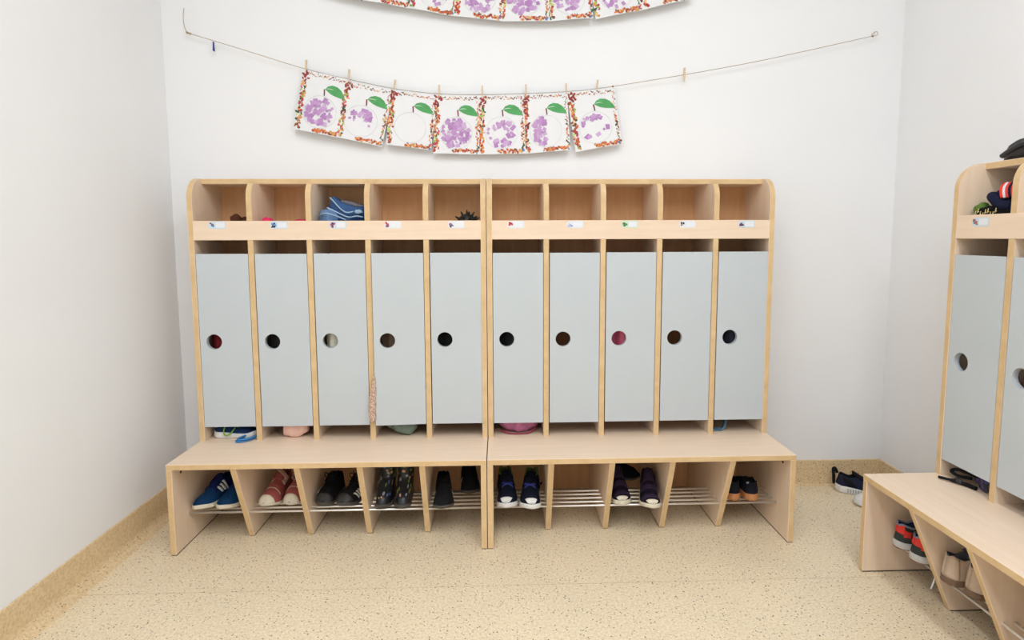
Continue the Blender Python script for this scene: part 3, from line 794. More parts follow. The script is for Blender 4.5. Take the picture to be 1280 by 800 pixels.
# compartment 4: black wellies with coloured spots
RUB = mat('black_glossy_rubber', (.014, .016, .022), .32, var=.1)
def boot(label, toe_pt, yaw, side, seed):
    rnd = random.Random(seed); L, Wd, Hh = .172, .059, .166
    S = Shoe(L, Wd, .07, .05, .012, side)
    a = math.radians(yaw); R = Matrix.Rotation(a, 3, 'Z'); o = Vector(toe_pt)-R @ Vector((0, -L*.97, 0)); o.z = toe_pt[2]
    t = tag(empty('rain_boot', o, (0, 0, a)), label, 'boot', 'shoes on the rack under the jeans locker')
    n = 36
    def ringpt(k, th):
        """k 0..1 from sole to rim; th angle (0 = toe side)"""
        z = .010+k*(Hh-.010)
        f = sstep(.46, .18, k)                   # 1 foot, 0 shaft
        yc_s, ry_s, rx_s = -.050, .042-.002*k, .027+.003*k
        toe = L-.002-.018*sstep(0, .3, k)
        yf = -(toe*.5); ryf = toe*.5; rxf = Wd*.46*(1-.1*k)
        yc = yc_s*(1-f)+(yf)*f; ry = ry_s*(1-f)+ryf*f; rx = rx_s*(1-f)+rxf*f
        ct, st_ = math.cos(th), math.sin(th)
        x = math.copysign(abs(st_)**.85, st_)*rx*(1+.10*f*ct)
        y = yc-math.copysign(abs(ct)**.85, ct)*ry
        zz = z-(.012*f*max(0, ct)*sstep(.12, .4, k))
        return Vector((x, y, zz))
    ks = [i/26 for i in range(27)]
    verts = [ringpt(k, 2*math.pi*j/n) for k in ks for j in range(n)]
    verts += [ringpt(1, 2*math.pi*j/n)*1 + (Vector((0, -.05, Hh))-ringpt(1, 2*math.pi*j/n))*.08 for j in range(n)]
    verts += [ringpt(.5, 2*math.pi*j/n) + (Vector((0, -.05, .09))-ringpt(.5, 2*math.pi*j/n))*.12 for j in range(n)]
    faces = []
    for i in range(len(ks)+1):
        for j in range(n): faces.append((i*n+j, i*n+(j+1) % n, (i+1)*n+(j+1) % n, (i+1)*n+j))
    faces.append(tuple((len(ks)+1)*n+j for j in range(n)))
    mesh_obj('boot_body', py_mesh('boot_body', verts, faces, True), [RUB], t)
    mesh_obj('sole', S.solem(1.06), [BLKSOLE], t)
    tube('rim', [ringpt(1, 2*math.pi*j/24) for j in range(24)], .0024, RUB, t, 6, True)
    polys = []; cols = [c(150, 160, 70), c(190, 140, 90), c(90, 110, 160), c(150, 155, 160), c(120, 140, 80), c(200, 150, 110)]
    for q in range(48):
        k = rnd.uniform(.16, .97); th = rnd.uniform(-1.5, 1.5); s = rnd.uniform(.0036, .0066); col = rnd.choice(cols); pts = []
        dk, dth = s/Hh, s/.04
        for e in range(8):
            al = e*math.pi/4; p = ringpt(min(1, max(0, k+dk*math.sin(al)*.8)), th+dth*math.cos(al)*(1 if k > .4 else .7))
            nrm = Vector((p.x, (p.y+.05)*.6, 0)).normalized(); pts.append(p+nrm*.0012+Vector((0, 0, .0006)))
        polys.append((pts, col))
    colour_flat('spot_print', polys, t, kind='stuff')
    return t
boot('black rubber boot with coloured spots, nearer the black trainers', shelf(476.5, 637), -2, 1, 3)
boot('black rubber boot with coloured spots, on the far side from the black trainers', shelf(503, 637), 2, -1, 8)

# compartment 5: black shoes
GLINT = mat('reflective_piping', (.6, .6, .6), .3, var=.02)
for i, (pt, yaw, lab) in enumerate(((shelf(552, 638), 2, 'black ankle shoe with thin reflective piping, toe outward beside the spotted boots'), (Vector((-.066, -.262, Zs)), 4, 'black shoe pushed to the back of the rack beside the piped one'))):
    S = Shoe(.165, .070, .080, .050, .013, 1)
    t = shoe('black_ankle_shoe', lab, 'shoe', 'shoes on the rack under the jeans locker', pt, yaw, S, BLKU, BLKL, BLKSOLE)
    mesh_obj('tongue', S.tongue(-.002, .7), [BLKU], t)
    for u0 in (.46, .57): mesh_obj('strap', S.patch('strap', u0, u0+.08, -.6, .6, .003, nt=16), [BLKU], t)
    for sg in (-1, 1):
        tube('piping', [S.Pt(.62, sg*(.35+.5*k/6), .002) for k in range(7)], .0009, GLINT, t, 5)

# compartment 6: navy trainers, white soles, blue cross, lime collar
NAVYU = fabric('dark_navy_trainer', (.008, .010, .022), .75); LIME = fabric('lime_collar', rgb(105, 125, 62)); CROSS = mat('blue_cross_print', rgb(40, 54, 140), .5, var=.1)
for i, (px, py, yaw, lab) in enumerate(((633, 637, 1, 'dark navy trainer with blue cross and white sole, next to the unit side panel'), (664, 638.5, -4, 'dark navy trainer with blue cross and lime collar, its strap standing out'))):
    S = Shoe(.172, .072, .088, .052, .020, 1 if i == 0 else -1)
    t = shoe('navy_trainer', lab, 'shoe', 'shoes on the rack under the empty-cubby locker', shelf(px, py), yaw, S, NAVYU, LIME, WSOLE, flare=1.08)
    mesh_obj('tongue', S.tongue(.006, .62), [NAVYU], t)
    for sg in (1, -1): tube('collar', [S.Pt(.02+.36*k/12, sg*.35, .0015) for k in range(13)], .0032, LIME, t, 6)
    mesh_obj('tongue_badge', S.patch('tongue_badge', S.open+.0, S.open+.05, -.10, .10, .007, nu=2, nt=4), [mat('pale_badge', (.5, .55, .4), .5)], t)
    mesh_obj('toe_bumper', S.patch('toe_bumper', .90, .998, -.5, .5, .0022, nu=8, nt=16), [WSOLE], t)
    mesh_obj('strap', S.patch('strap', .47, .56, -.62, .62, .0035, nt=16), [NAVYU], t)
    for s_ in (1, -1): mesh_obj('blue_cross', S.patch('blue_cross', .565 if s_ > 0 else .645, .60 if s_ > 0 else .68, -.36, .36, .0026+.0006*s_, nu=2, nt=12, skew=.11*s_), [CROSS], t)
    if i == 1:
        p0 = S.Pt(.5, .6, .003); mesh_obj('strap_end', py_mesh('strap_end', [p0+Vector(v) for v in ((0, -.008, 0), (0, .008, 0), (.014, .008, .008), (.014, -.008, .008), (0, -.008, -.002), (0, .008, -.002), (.014, .008, .006), (.014, -.008, .006))], [(0, 3, 2, 1), (4, 5, 6, 7), (0, 1, 5, 4), (1, 2, 6, 5), (2, 3, 7, 6), (3, 0, 4, 7)]), [NAVYU], t)

# compartment 8: dark purple trainers, cream soles, black shoe behind
PURPU = fabric('dark_purple_trainer', rgb(28, 20, 34), .7); PURPS = fabric('purple_strap', rgb(48, 36, 56), .6)
for i, (px, py, yaw, lab) in enumerate(((778.5, 633, 3, 'dark brown-purple trainer with cream sole, partly behind a bench divider'), (815.5, 637.5, -7, 'dark purple trainer with two straps and cream sole, fully in view'))):
    S = Shoe(.172, .067, .086, .046, .018, -1 if i else 1)
    t = shoe('purple_trainer', lab, 'shoe', 'shoes on the rack under the empty-cubby locker', shelf(px, py), yaw, S, PURPU, BLKL, CREAM, flare=1.08)
    mesh_obj('tongue', S.tongue(.016), [PURPS], t)
    mesh_obj('toe_bumper', S.patch('toe_bumper', .91, .998, -.6, .6, .0022, nu=8, nt=16), [CREAM], t)
    for u0 in (.46, .60): mesh_obj('strap', S.patch('strap', u0, u0+.085, -.64, .64, .0035, nt=16), [PURPS], t)
    mesh_obj('overlay', S.patch('overlay', .80, .88, -.85, .85, .0016, nt=16), [PURPS], t)
S = Shoe(.138, .062, .07, .044, .012, 1)
t = shoe('black_slipper', 'black shoe lying across the rack behind the purple trainers', 'shoe', 'shoes on the rack under the empty-cubby locker', Vector((.558, -.140, Zs)), 88, S, BLKU, BLKL, BLKSOLE)
tube('piping', [S.Pt(.30, -(.4+.5*k/6), .002) for k in range(7)], .0010, GLINT, t, 5)

# compartment 10: black shoes with tan soles, heels outward
TANS = mat('tan_rubber_sole', rgb(190, 130, 82), .6, var=.06); NAVS = fabric('black_navy_suede', (.010, .011, .018), .8)
for i, (px, py, yaw, lab) in enumerate(((920, 627, 184, 'black slip-on with tan sole, heel outward, beside the slanted divider'), (941.5, 627.5, 177, 'black slip-on with tan sole, heel outward, nearer the end panel'))):
    S = Shoe(.160, .060, .068, .042, .022, 1 if i else -1)
    t = shoe('slip_on_shoe', lab, 'shoe', 'shoes on the rack under the empty-cubby locker', shelf(px, py), yaw, S, NAVS, BLKL, TANS, heel=True)
    mesh_obj('heel_badge', S.patch('heel_badge', .05, .12, .30, .5, .002, nu=3, nt=4), [mat('silver_badge', (.35, .38, .42), .4)], t)
    tube('collar', [S.Pt(.02+.36*k/10, .36, .001) for k in range(11)], .0022, NAVS, t, 6); tube('collar', [S.Pt(.02+.36*k/10, -.36, .001) for k in range(11)], .0022, NAVS, t, 6)

# side-wall unit, first compartment: grey and red trainers, heels outward, one lace dangling
GREYU = fabric('dark_grey_trainer', rgb(60, 62, 60), .75); REDU = fabric('coral_red_overlay', rgb(226, 70, 62), .6, .05); NAVL = fabric('navy_lining', rgb(44, 58, 92)); LGREY = mat('light_grey_sole', (.55, .55, .53), .6); REDS = mat('dark_red_outsole', rgb(120, 50, 48), .6)
lace_w = mat('white_lace', (.75, .75, .75), .8)
for i, (px, py, yaw, lab) in enumerate(((1117.5, 683, 84, 'dark grey trainer with coral red heel panel, next to the bench end panel'), (1138.5, 700, 84, 'dark grey trainer with coral red heel panel, its white lace hanging down'))):
    S = Shoe(.165, .064, .074, .044, .019, 1 if i else -1)
    t = shoe('red_grey_trainer', lab, 'shoe', 'shoes on the rack of the side-wall locker', shelf(px, py), yaw, S, GREYU, NAVL, LGREY, heel=True)
    for sg in (1, -1):
        mesh_obj('heel_overlay', S.patch('heel_overlay', .0, .10, sg*.36, sg*.72, .0022, nu=6, nt=8), [REDU], t)
        mesh_obj('heel_overlay', S.patch('heel_overlay', .10, .22, sg*.55, sg*.78, .0022, nu=6, nt=6, skew=.1), [REDU], t)
        tube('collar', [S.Pt(.004+.38*k/12, sg*.36, .0015) for k in range(13)], .003, mat('grey_blue_piping', rgb(130, 142, 165), .6), t, 6)
    mesh_obj('tongue', S.tongue(.010), [NAVL], t)
    laces(S, t, lace_w, 3, False)
    o2 = mesh_obj('outsole', S.solem(1.02), [REDS], t); o2.scale = (.99, .995, .28); o2.location = (0, -.0005, .0002)
    if i == 1:
        q = [S.Pt(.32, .30, .004), S.Pt(.30, .55, .006), S.Pt(.27, .9, .008), S.Pt(.25, 1, .010)+Vector((.004, 0, -.028)), S.Pt(.22, 1, .010)+Vector((.010, .012, -.052)), S.Pt(.20, 1, .01)+Vector((.012, .016, -.078))]
        q = [S.Pt(.30, -.30, .004), S.Pt(.30, -.6, .006), S.Pt(.28, -.95, .007), S.Pt(.26, -1, .009)+Vector((-.004, 0, -.026)), S.Pt(.26, -1, .009)+Vector((-.006, .002, -.050)), S.Pt(.25, -1, .009)+Vector((-.006, .008, -.078))]
        tube('loose_lace', spline(q, 5), .0022, lace_w, t, 6)
# second compartment: beige shoes, brown soles
BEIGE = fabric('beige_leather', rgb(205, 182, 160), .6, .05); BROWNS = mat('brown_gum_sole', rgb(120, 94, 74), .6); GREYL = fabric('grey_lining', rgb(92, 96, 104))
for i, (px, py, yaw, lab) in enumerate(((1178, 728, 86, 'beige leather ankle shoe nearer the red and grey trainers'), (1208, 745, 86, 'beige leather ankle shoe turned slightly aside, half behind a divider'))):
    S = Shoe(.162, .066, .082, .044, .016, 1 if i else -1)
    t = shoe('beige_shoe', lab, 'shoe', 'shoes on the rack of the side-wall locker', shelf(px, py), yaw, S, BEIGE, GREYL, BROWNS, heel=True)
    mesh_obj('tongue', S.tongue(.012), [GREYL], t)
    for sg in (1, -1): mesh_obj('heel_counter', S.patch('heel_counter', .0, .16, sg*.02+sg*.4, sg*.98, .0014, nu=6, nt=8), [BEIGE], t)
    for u0 in (.47, .58): mesh_obj('strap', S.patch('strap', u0, u0+.075, -.62, .62, .0035, nt=16), [GREYL], t)

# floor by the corner: navy sock trainers
NAVF = fabric('navy_knit', rgb(36, 40, 60), .8); BLKT = fabric('black_heel_tab', (.012, .012, .016))
for i, (pt, yaw, roll, lab) in enumerate(((at(1044, 612, 2, 0), 62, 0, 'navy sock trainer with ribbed white sole on the floor by the corner, heel loop up'), (at(1069, 630, 2, 0), -114, 0, 'navy trainer with white sole on the floor, almost hidden behind the side-wall bench'))):
    S = Shoe(.178, .068, .074, .046, .026, 1 if i == 0 else -1, rise=.006)
    t = shoe('sock_trainer', lab, 'shoe', 'pair of shoes on the floor', Vector((pt.x, pt.y, 0)), yaw, S, NAVF, BLKT, WSOLE, heel=(i == 0), flare=1.10)
    if i == 1: mesh_obj('toe_bumper', S.patch('toe_bumper', .80, .998, -.98, .98, .0022, nu=8, nt=20), [WSOLE], t)
    mesh_obj('tongue', S.tongue(.012), [BLKT], t)
    for sg in (1, -1): mesh_obj('overlay', S.patch('overlay', .10, .26, sg*.45, sg*.96, .0014, nu=4, nt=8, skew=-.30), [BLKT], t)
    b0 = S.Pt(.004, .34, 0); tube('heel_loop', spline([(b0.x*.2, .006, S.H*.35), (b0.x*.2, .008, S.H*.8), (b0.x*.2, .010, S.H*1.14), (b0.x*.2, .003, S.H*1.16), (b0.x*.2, -.004, S.H*.95)], 5), .0058, BLKT, t, 8)
    RIBM = mat('grey_sole_groove', (.38, .38, .38), .7)
    for sg in (1, -1):
        for k in range(9):
            u = .24+.05*k; x = S.cx(u)+sg*S.hw(u)*1.085
            bm = bmesh.new(); box_bm(bm, x-.0012, x+.0012, -S.L*u-.0016, -S.L*u+.0016, S.zb(u)+.006, S.zb(u)+.021); mesh_obj('sole_groove', bm_mesh('sole_groove', bm), [RIBM], t)

# ------------------------------------------------------------------ clothes and small things
def slab(name, xs, zlo, zhi, yf, yb, m, parent, seed=0, amp=.003, freq=40, nx=36, nr=20, pw=.55):
    """folded cloth layer lofted along x: tables of bottom, top, front and back, with soft creases"""
    verts = []; faces = []
    x0, x1 = xs
    for i in range(nx+1):
        s = i/nx; x = x0+(x1-x0)*s; end = min(1, 9*min(s, 1-s)+.12)**.5
        a, b = smooth_tab(zlo, s), smooth_tab(zhi, s); f, k = smooth_tab(yf, s), smooth_tab(yb, s)
        cz, hz, cy, hy = a+(b-a)/2*end, (b-a)/2*end, (f+k)/2, (k-f)/2*(.5+.5*end)
        for j in range(nr):
            th = 2*math.pi*j/nr; ct, st_ = math.cos(th), math.sin(th)
            p = Vector((x, cy+math.copysign(abs(ct)**pw, ct)*hy, cz+math.copysign(abs(st_)**pw, st_)*hz))
            n = noise.noise(p*freq+Vector((seed, 0, 0)))+.5*noise.noise(p*freq*2.3+Vector((0, seed, 0)))
            d = Vector((0, ct, st_)); p += d*n*amp
            p.z = max(p.z, a if hz > .0 else p.z)
            verts.append(p)
    for i in range(nx):
        for j in range(nr): faces.append((i*nr+j, i*nr+(j+1) % nr, (i+1)*nr+(j+1) % nr, (i+1)*nr+j))
    faces.append(tuple(range(nr))[::-1]); faces.append(tuple(nx*nr+j for j in range(nr)))
    return mesh_obj(name, py_mesh(name, verts, faces, True), [m], parent)
def lump(name, cen, size, m, parent, seed=0, amp=.12, freq=2.2, floor=None, sub=4):
    """crumpled soft body"""
    bm = bmesh.new(); bmesh.ops.create_icosphere(bm, subdivisions=sub, radius=1)
    for v in bm.verts:
        d = v.co.normalized(); q = d*freq+Vector((seed*3.1, seed*1.7, 0))
        n = noise.noise(q)+.5*noise.noise(q*2.1)-.35*abs(noise.noise(q*1.6+Vector((5, 5, 5))))
        k = 1+amp*n*1.6
        v.co = Vector((cen[0]+d.x*size[0]*k, cen[1]+d.y*size[1]*k, cen[2]+d.z*size[2]*k))
        if floor is not None and v.co.z < floor: v.co.z = floor+.0004
    return mesh_obj(name, bm_mesh(name, bm, True), [m], parent)
def hanging(name, label, cat, x, y, w, d, z0, z1, m, seed, hem=None, group='clothes hanging in the lockers'):
    """garment hanging from its hook: folded drape, gathered at the top, with a hanging loop"""
    t = tag(empty(name, (x, y, z0)), label, cat, group)
    n, nz = 40, 30; verts = []; faces = []
    rnd = random.Random(seed); ph = rnd.uniform(0, 6)
    for i in range(nz+1):
        k = i/nz; z = (z1-z0)*k
        gat = 1-.62*sstep(.72, 1, k); fl = 1+.06*math.sin(3*k+ph)
        for j in range(n):
            th = 2*math.pi*j/n
            fold = 1+.10*math.sin(5*th+ph+1.5*k)+.06*math.sin(9*th-ph+3*k)
            zz = z+(.010*math.sin(2*th+ph) if i == 0 else 0)
            verts.append(Vector((w/2*gat*fl*fold*math.cos(th), d/2*gat*fold*math.sin(th), max(0, zz))))
    for i in range(nz):
        for j in range(n): faces.append((i*n+j, i*n+(j+1) % n, (i+1)*n+(j+1) % n, (i+1)*n+j))
    faces.append(tuple(range(n))[::-1]); faces.append(tuple(nz*n+j for j in range(n)))
    mesh_obj('garment_body', py_mesh('garment_body', verts, faces, True), [m], t)
    H_ = z1-z0
    for sg in (-1, 1):   # sleeves folded down at the sides
        tube('sleeve', spline([(sg*w*.2, -d*.1, H_*.86), (sg*w*.38, -d*.20, H_*.72), (sg*w*.39, -d*.26, H_*.5), (sg*w*.36, -d*.26, H_*.3)], 6), [.014-.003*q/18 for q in range(19)], m, t, 10)
    tube('hanging_loop', spline([(-.006, 0, H_), (-.005, .0, H_+.012), (0, 0, H_+.018), (.005, 0, H_+.012), (.006, 0, H_)], 4), .0012, m, t, 6)
    return t
def comp(k): return -1+PITCHX*k+T if k < 5 else PITCHX*(k-5)+T     # left inner face of a compartment
CW = PITCHX-T
FR = lambda n, col: fabric(n, col, .9, .10)
hang_y = -.122
for k, nm, lab, cat, col, w, d, z0, dx in (
    (0, 'jacket', 'dark red garment seen through the round door hole nearest the bare wall', 'jacket', rgb(120, 18, 26), .13, .13, .42, -.0092),
    (1, 'jacket', 'black garment with pink hem hanging below its locker door', 'jacket', (.02, .018, .018), .12, .13, .44, -.0092),
    (2, 'fleece_jacket', 'cream fleece garment filling the round door hole under the jeans', 'jacket', rgb(236, 230, 212), .125, .150, .40, -.0092),
    (3, 'jacket', 'brown and black garment behind the door that stands ajar', 'jacket', rgb(118, 96, 78), .085, .13, .44, -.030),
    (4, 'jacket', 'black garment behind the door beside the central seam', 'jacket', (.006, .006, .007), .13, .13, .40, -.0092),
    (5, 'jacket', 'black garment behind the door with the mauve bundle under it', 'jacket', (.006, .006, .008), .13, .13, .44, -.0092),
    (7, 'jacket', 'shiny pink garment filling the hole of its locker door', 'jacket', rgb(214, 96, 122), .13, .150, .42, -.0092),
    (9, 'jacket', 'dark navy garment behind the door with a grey-blue strap below', 'jacket', (.012, .018, .030), .13, .135, .42, -.0092)):
    hanging(nm, lab, cat, comp(k)+CW/2+dx, -.2035+d/2*1.16, w, d, z0, .915, mat('cloth_'+nm+str(k), col, .45 if k == 7 else .9, var=.12, scale=60), k)
dk = hanging('jacket', 'black sleeve beside the brown garment behind the ajar door', 'jacket', comp(3)+.146, hang_y, .036, .12, .44, .915, BLKL, 21)
# side-wall unit
g = hanging('jacket', 'charcoal garment behind the first door of the side-wall locker', 'jacket', 0, 0, .13, .13, .42, .915, mat('cloth_charcoal', (.03, .03, .032), .9), 31)
g.location = uw(T+CW/2-.0092, hang_y, .42); g.rotation_euler = (0, 0, -math.pi/2)
g = hanging('jacket', 'dark brown garment behind the second door of the side-wall locker', 'jacket', 0, 0, .11, .10, .42, .915, mat('cloth_darkbrown', rgb(60, 40, 36), .9), 32)
g.location = uw(PITCHX+T+CW/2-.0092, hang_y+.02, .42); g.rotation_euler = (0, 0, -math.pi/2)
lp = tag(empty('pink_scarf', uw(PITCHX+T+.068, -.188, .53)), 'pink cloth peeking into the second door hole of the side-wall locker', 'scarf')
lump('scarf_body', (0, 0, .055), (.016, .03, .06), FR('pink_scarf_cloth', rgb(214, 130, 130)), lp, 4)
tube('scarf_end', spline([(0, 0, .10), (.004, -.02, .2), (.01, -.04, .30), (.05, -.04, .385)], 5), .009, FR('pink_scarf_cloth', rgb(214, 130, 130)), lp, 8)

# under door 1: indoor shoe pair with green laces and a blue cord loop
ZB = H_B+.0003
TRN = fabric('navy_indoor_shoe', rgb(30, 52, 92), .8); LGRN = mat('lime_lace', rgb(130, 180, 60), .8)
for i, (px, py, yaw, lab) in enumerate(((276, 549, 68, 'white-soled navy shoe with loose green lace on the bench under a door'), (306, 545.5, 64, 'white-soled navy shoe with green lace tucked behind its twin'))):
    S = Shoe(.150, .060, .046, .036, .021, 1)
    pt = at(px, py, 2, ZB)
    t = shoe('indoor_shoe', lab, 'shoe', 'white-soled shoes on the bench', Vector((comp(0)+(.160 if i == 0 else .158), -.176+.066*i, ZB)), 90 if i == 0 else 84, S, TRN, BLKL, WSOLE)
    laces(S, t, LGRN, 3, True)
    if i == 0: tube('loose_lace', spline([S.Pt(.5, -.1, .004), S.Pt(.5, -.6, .004), S.Pt(.44, -.95, .005), S.Pt(.34, -1, .006)+Vector((-.002, 0, -.006)), S.Pt(.28, -.9, .006), S.Pt(.30, -.4, .005)], 5), .0024, LGRN, t, 6)
CORD = mat('bright_blue_cord', rgb(58, 128, 190), .6)
t = tag(empty('cord_loop', at(305, 551, 2, ZB)), 'bright blue cord loop lying on the bench beside the white-soled shoes', 'cord')
o = at(305, 551, 2, ZB)
for dx, dz in ((0, 0), (.006, .007)):
    pts = [at(a, b, 2, ZB+.004)-o+Vector((dx, 0, dz)) for a, b in ((318, 543), (306, 546.5), (296, 550.5), (296.5, 552.3), (306, 551.3), (314, 549), (319.0, 547))]
    tube('cord_strand', spline(pts, 6), .0032, CORD, t, 8)
# under door 2: pink cloth
PKC = fabric('pale_pink_cloth', rgb(238, 196, 180), .85, .05)
t = tag(empty('pink_hem', (comp(1)+.105, -.192, ZB)), 'pale pink cloth bulging below a locker door onto the bench', 'cloth')
slab('cloth_body', (-.042, .042), [(0, .004), (.4, .0), (.7, .002), (1, .018)], [(0, .09), (.5, .10), (1, .09)], [(0, -.010), (.4, -.014), (1, -.006)], [(0, .03), (1, .03)], PKC, t, 3, .0035, 45)
# door 4: patterned fleece squeezed out at the edge, grey-green pouch below
m, nt, b = new_mat('dotted_fleece'); tc = N(nt, 'ShaderNodeTexCoord'); v = N(nt, 'ShaderNodeTexVoronoi', Scale=190.0); nt.links.new(tc.outputs['Object'], v.inputs['Vector'])
rp = N(nt, 'ShaderNodeValToRGB'); rp.color_ramp.elements[0].position = .35; rp.color_ramp.elements[1].position = .5
rp.color_ramp.elements[0].color = rgb(225, 205, 185)+(1,); rp.color_ramp.elements[1].color = rgb(190, 152, 132)+(1,)
nt.links.new(v.outputs['Distance'], rp.inputs['Fac']); nt.links.new(rp.outputs['Color'], b.inputs['Base Color']); b.inputs['Roughness'].default_value = .95
FLEECE = m
xd = comp(3)
t = tag(empty('fleece_sleeve', (xd, -DC, .36)), 'beige dotted fleece squeezed out beside the door that stands ajar', 'garment')
verts = []; faces = []; nz, n = 24, 14
for i in range(nz+1):
    k = i/nz; z = .005+k*.165; w = .0150*(math.sin(math.pi*min(1, k*.9+.1))**.5)*(1-.55*k)+.001; cxx = -.006-.002*math.sin(5*k)+.006*k
    for j in range(n):
        th = 2*math.pi*j/n; p = Vector((cxx+w*math.cos(th), -.012+.014*math.sin(th)*(1-.4*k), z)); p += Vector((math.cos(th), math.sin(th), 0))*.0018*noise.noise(p*120); verts.append(p)
for i in range(nz):
    for j in range(n): faces.append((i*n+j, i*n+(j+1) % n, (i+1)*n+(j+1) % n, (i+1)*n+j))
faces += [tuple(range(n))[::-1], tuple(nz*n+j for j in range(n))]
mesh_obj('sleeve_body', py_mesh('sleeve_body', verts, faces, True), [FLEECE], t)
tube('sleeve_tail', spline([(.0, -.010, .012), (.006, .012, .03), (.012, .05, .05), (.02, .09, .10)], 5), .0065, FLEECE, t, 8)
GRN = fabric('grey_green_cloth', rgb(120, 134, 122), .9, .08)
t = tag(empty('cloth_bag', (comp(3)+.098, -.190, ZB)), 'grey-green cloth bag sagging below the door that stands ajar', 'bag')
slab('bag_body', (-.046, .040), [(0, .022), (.25, .004), (.5, .006), (.75, .0), (1, .02)], [(0, .09), (.5, .10), (1, .09)], [(0, -.006), (.5, -.018), (1, -.006)], [(0, .05), (1, .05)], GRN, t, 9, .005, 50)
lump('bag_flap', (-.050, .02, .038), (.018, .02, .018), GRN, t, 5)
tube('bag_cord', spline([(-.02, .02, .09), (-.01, .02, .12), (.01, .02, .12), (.02, .02, .09)], 5), .003, GRN, t, 6)
# door 6: mauve bundle
MAU = mat('mauve_shiny_cloth', rgb(190, 110, 150), .4, var=.25, scale=40)
t = tag(empty('mauve_pouch', (comp(5)+.088, -.142, ZB)), 'shiny mauve pouch on the bench under the door beside the central seam', 'bag')
slab('pouch_body', (-.068, .074), [(0, .022), (.25, .002), (.5, 0), (.75, .004), (1, .02)], [(0, .05), (.5, .075), (1, .055)], [(0, -.03), (.5, -.055), (1, -.03)], [(0, .05), (1, .05)], MAU, t, 14, .005, 38)
tube('pouch_rim', spline([(-.06, -.040, .012), (-.03, -.056, .0045), (.005, -.060, .0038), (.04, -.054, .006), (.066, -.036, .018)], 5), .003, mat('raspberry_rim', rgb(150, 50, 80), .5), t, 8)
# door 10: blue strap loop
t = tag(empty('strap_loop', (comp(9)+.03, -.16, ZB)), 'grey-blue strap loop on the bench under a door', 'strap')
tube('strap_band', spline([(-.025, -.028, .0064), (.005, -.034, .0064), (.026, -.022, .014), (.036, -.004, .034), (.040, .01, .07)], 6), .0058, mat('grey_blue_strap', rgb(96, 138, 168), .5), t, 10)
tube('strap_edge', spline([(-.026, -.032, .010), (.004, -.039, .009), (.020, -.028, .019), (.030, -.008, .038)], 6), .0018, mat('navy_strap_edge', rgb(36, 52, 74), .5), t, 8)

# cubbies of the jeans unit
zc = CUBBY_Z+.0003
BRN = fabric('brown_fur', rgb(96, 62, 46), .95)
t = tag(empty('brown_cap', (comp(0)+.112, -.075, zc)), 'small brown knitted cap at the back of a cubby', 'cap')
lump('cap_body', (.014, .0, .030), (.042, .045, .033), BRN, t, 2, floor=0); lump('cap_bobble', (-.022, -.02, .052), (.020, .02, .020), BRN, t, 6, sub=3)
PNK = fabric('hot_pink_cloth', rgb(232, 56, 104), .8, .1)
t = tag(empty('pink_mitten', (comp(1)+.032, -.165, zc)), 'hot pink mitten standing against the side of a cubby', 'mitten', 'pink mittens in one cubby')
lump('mitten_body', (0, .0, .030), (.022, .028, .028), PNK, t, 3, floor=0, sub=3); lump('mitten_thumb', (.012, -.012, .022), (.008, .010, .022), PNK, t, 7, floor=0, sub=3)
t = tag(empty('pink_mitten', (comp(1)+.138, -.13, zc)), 'hot pink mitten lying flat in a cubby beside the jeans', 'mitten', 'pink mittens in one cubby')
slab('mitten_body', (-.036, .032), [(0, 0), (1, 0)], [(0, .045), (.4, .052), (.7, .052), (1, .050)], [(0, -.03), (1, -.035)], [(0, .04), (1, .04)], PNK, t, 4, .003, 50); lump('mitten_thumb', (.012, -.03, .018), (.02, .012, .018), PNK, t, 8, floor=0, sub=3)
# folded jeans
DEN = fabric('blue_denim', rgb(66, 96, 140), .9, .22); DENL = fabric('light_denim', rgb(118, 150, 192), .9, .12); STI = fabric('pale_denim_seam', rgb(160, 186, 212), .9, .06); DEND = fabric('dark_denim', rgb(46, 66, 104), .9, .2)
t = tag(empty('folded_jeans', (comp(2), -.102, zc)), 'folded blue denim jeans with pale seams in a cubby', 'jeans')
slab('jeans_fold', (.030, .170), [(0, .0), (1, 0)], [(0, .060), (.2, .066), (.5, .060), (1, .058)], [(0, -.05), (.3, -.068), (1, -.072)], [(0, .05), (1, .08)], DEN, t, 3, .005, 34)
slab('jeans_fold', (.030, .171), [(0, .045), (.3, .044), (1, .044)], [(0, .098), (.13, .134), (.3, .118), (.55, .100), (1, .094)], [(0, -.040), (.3, -.062), (1, -.066)], [(0, .05), (1, .08)], DEN, t, 5, .006, 34)
slab('jeans_leg', (.004, .080), [(0, .030), (.4, .004), (1, .0)], [(0, .074), (.35, .090), (.7, .088), (1, .060)], [(0, -.055), (.5, -.084), (1, -.07)], [(0, .02), (1, .03)], DENL, t, 8, .007, 46)
slab('jeans_leg', (.070, .171), [(0, .014), (.5, .006), (1, .01)], [(0, .066), (.4, .052), (1, .058)], [(0, -.076), (1, -.082)], [(0, .02), (1, .03)], DEND, t, 11, .005, 40)
slab('waistband', (.070, .165), [(0, .110), (.5, .096), (1, .080)], [(0, .124), (.5, .114), (1, .098)], [(0, -.02), (1, -.03)], [(0, .03), (1, .04)], fabric('grey_waistband', rgb(122, 118, 122), .9), t, 17, .003, 50)
for pts in ([(.046, -.052, .126), (.062, -.064, .112), (.085, -.072, .088), (.107, -.076, .074), (.132, -.076, .077)],
            [(.044, -.084, .090), (.066, -.090, .080), (.095, -.090, .066), (.120, -.090, .057), (.145, -.090, .061), (.166, -.088, .057)],
            [(.010, -.066, .062), (.035, -.090, .070), (.060, -.092, .067), (.085, -.091, .058), (.108, -.090, .048)]):
    tube('seam', spline(pts, 6), .0024, STI, t, 8)
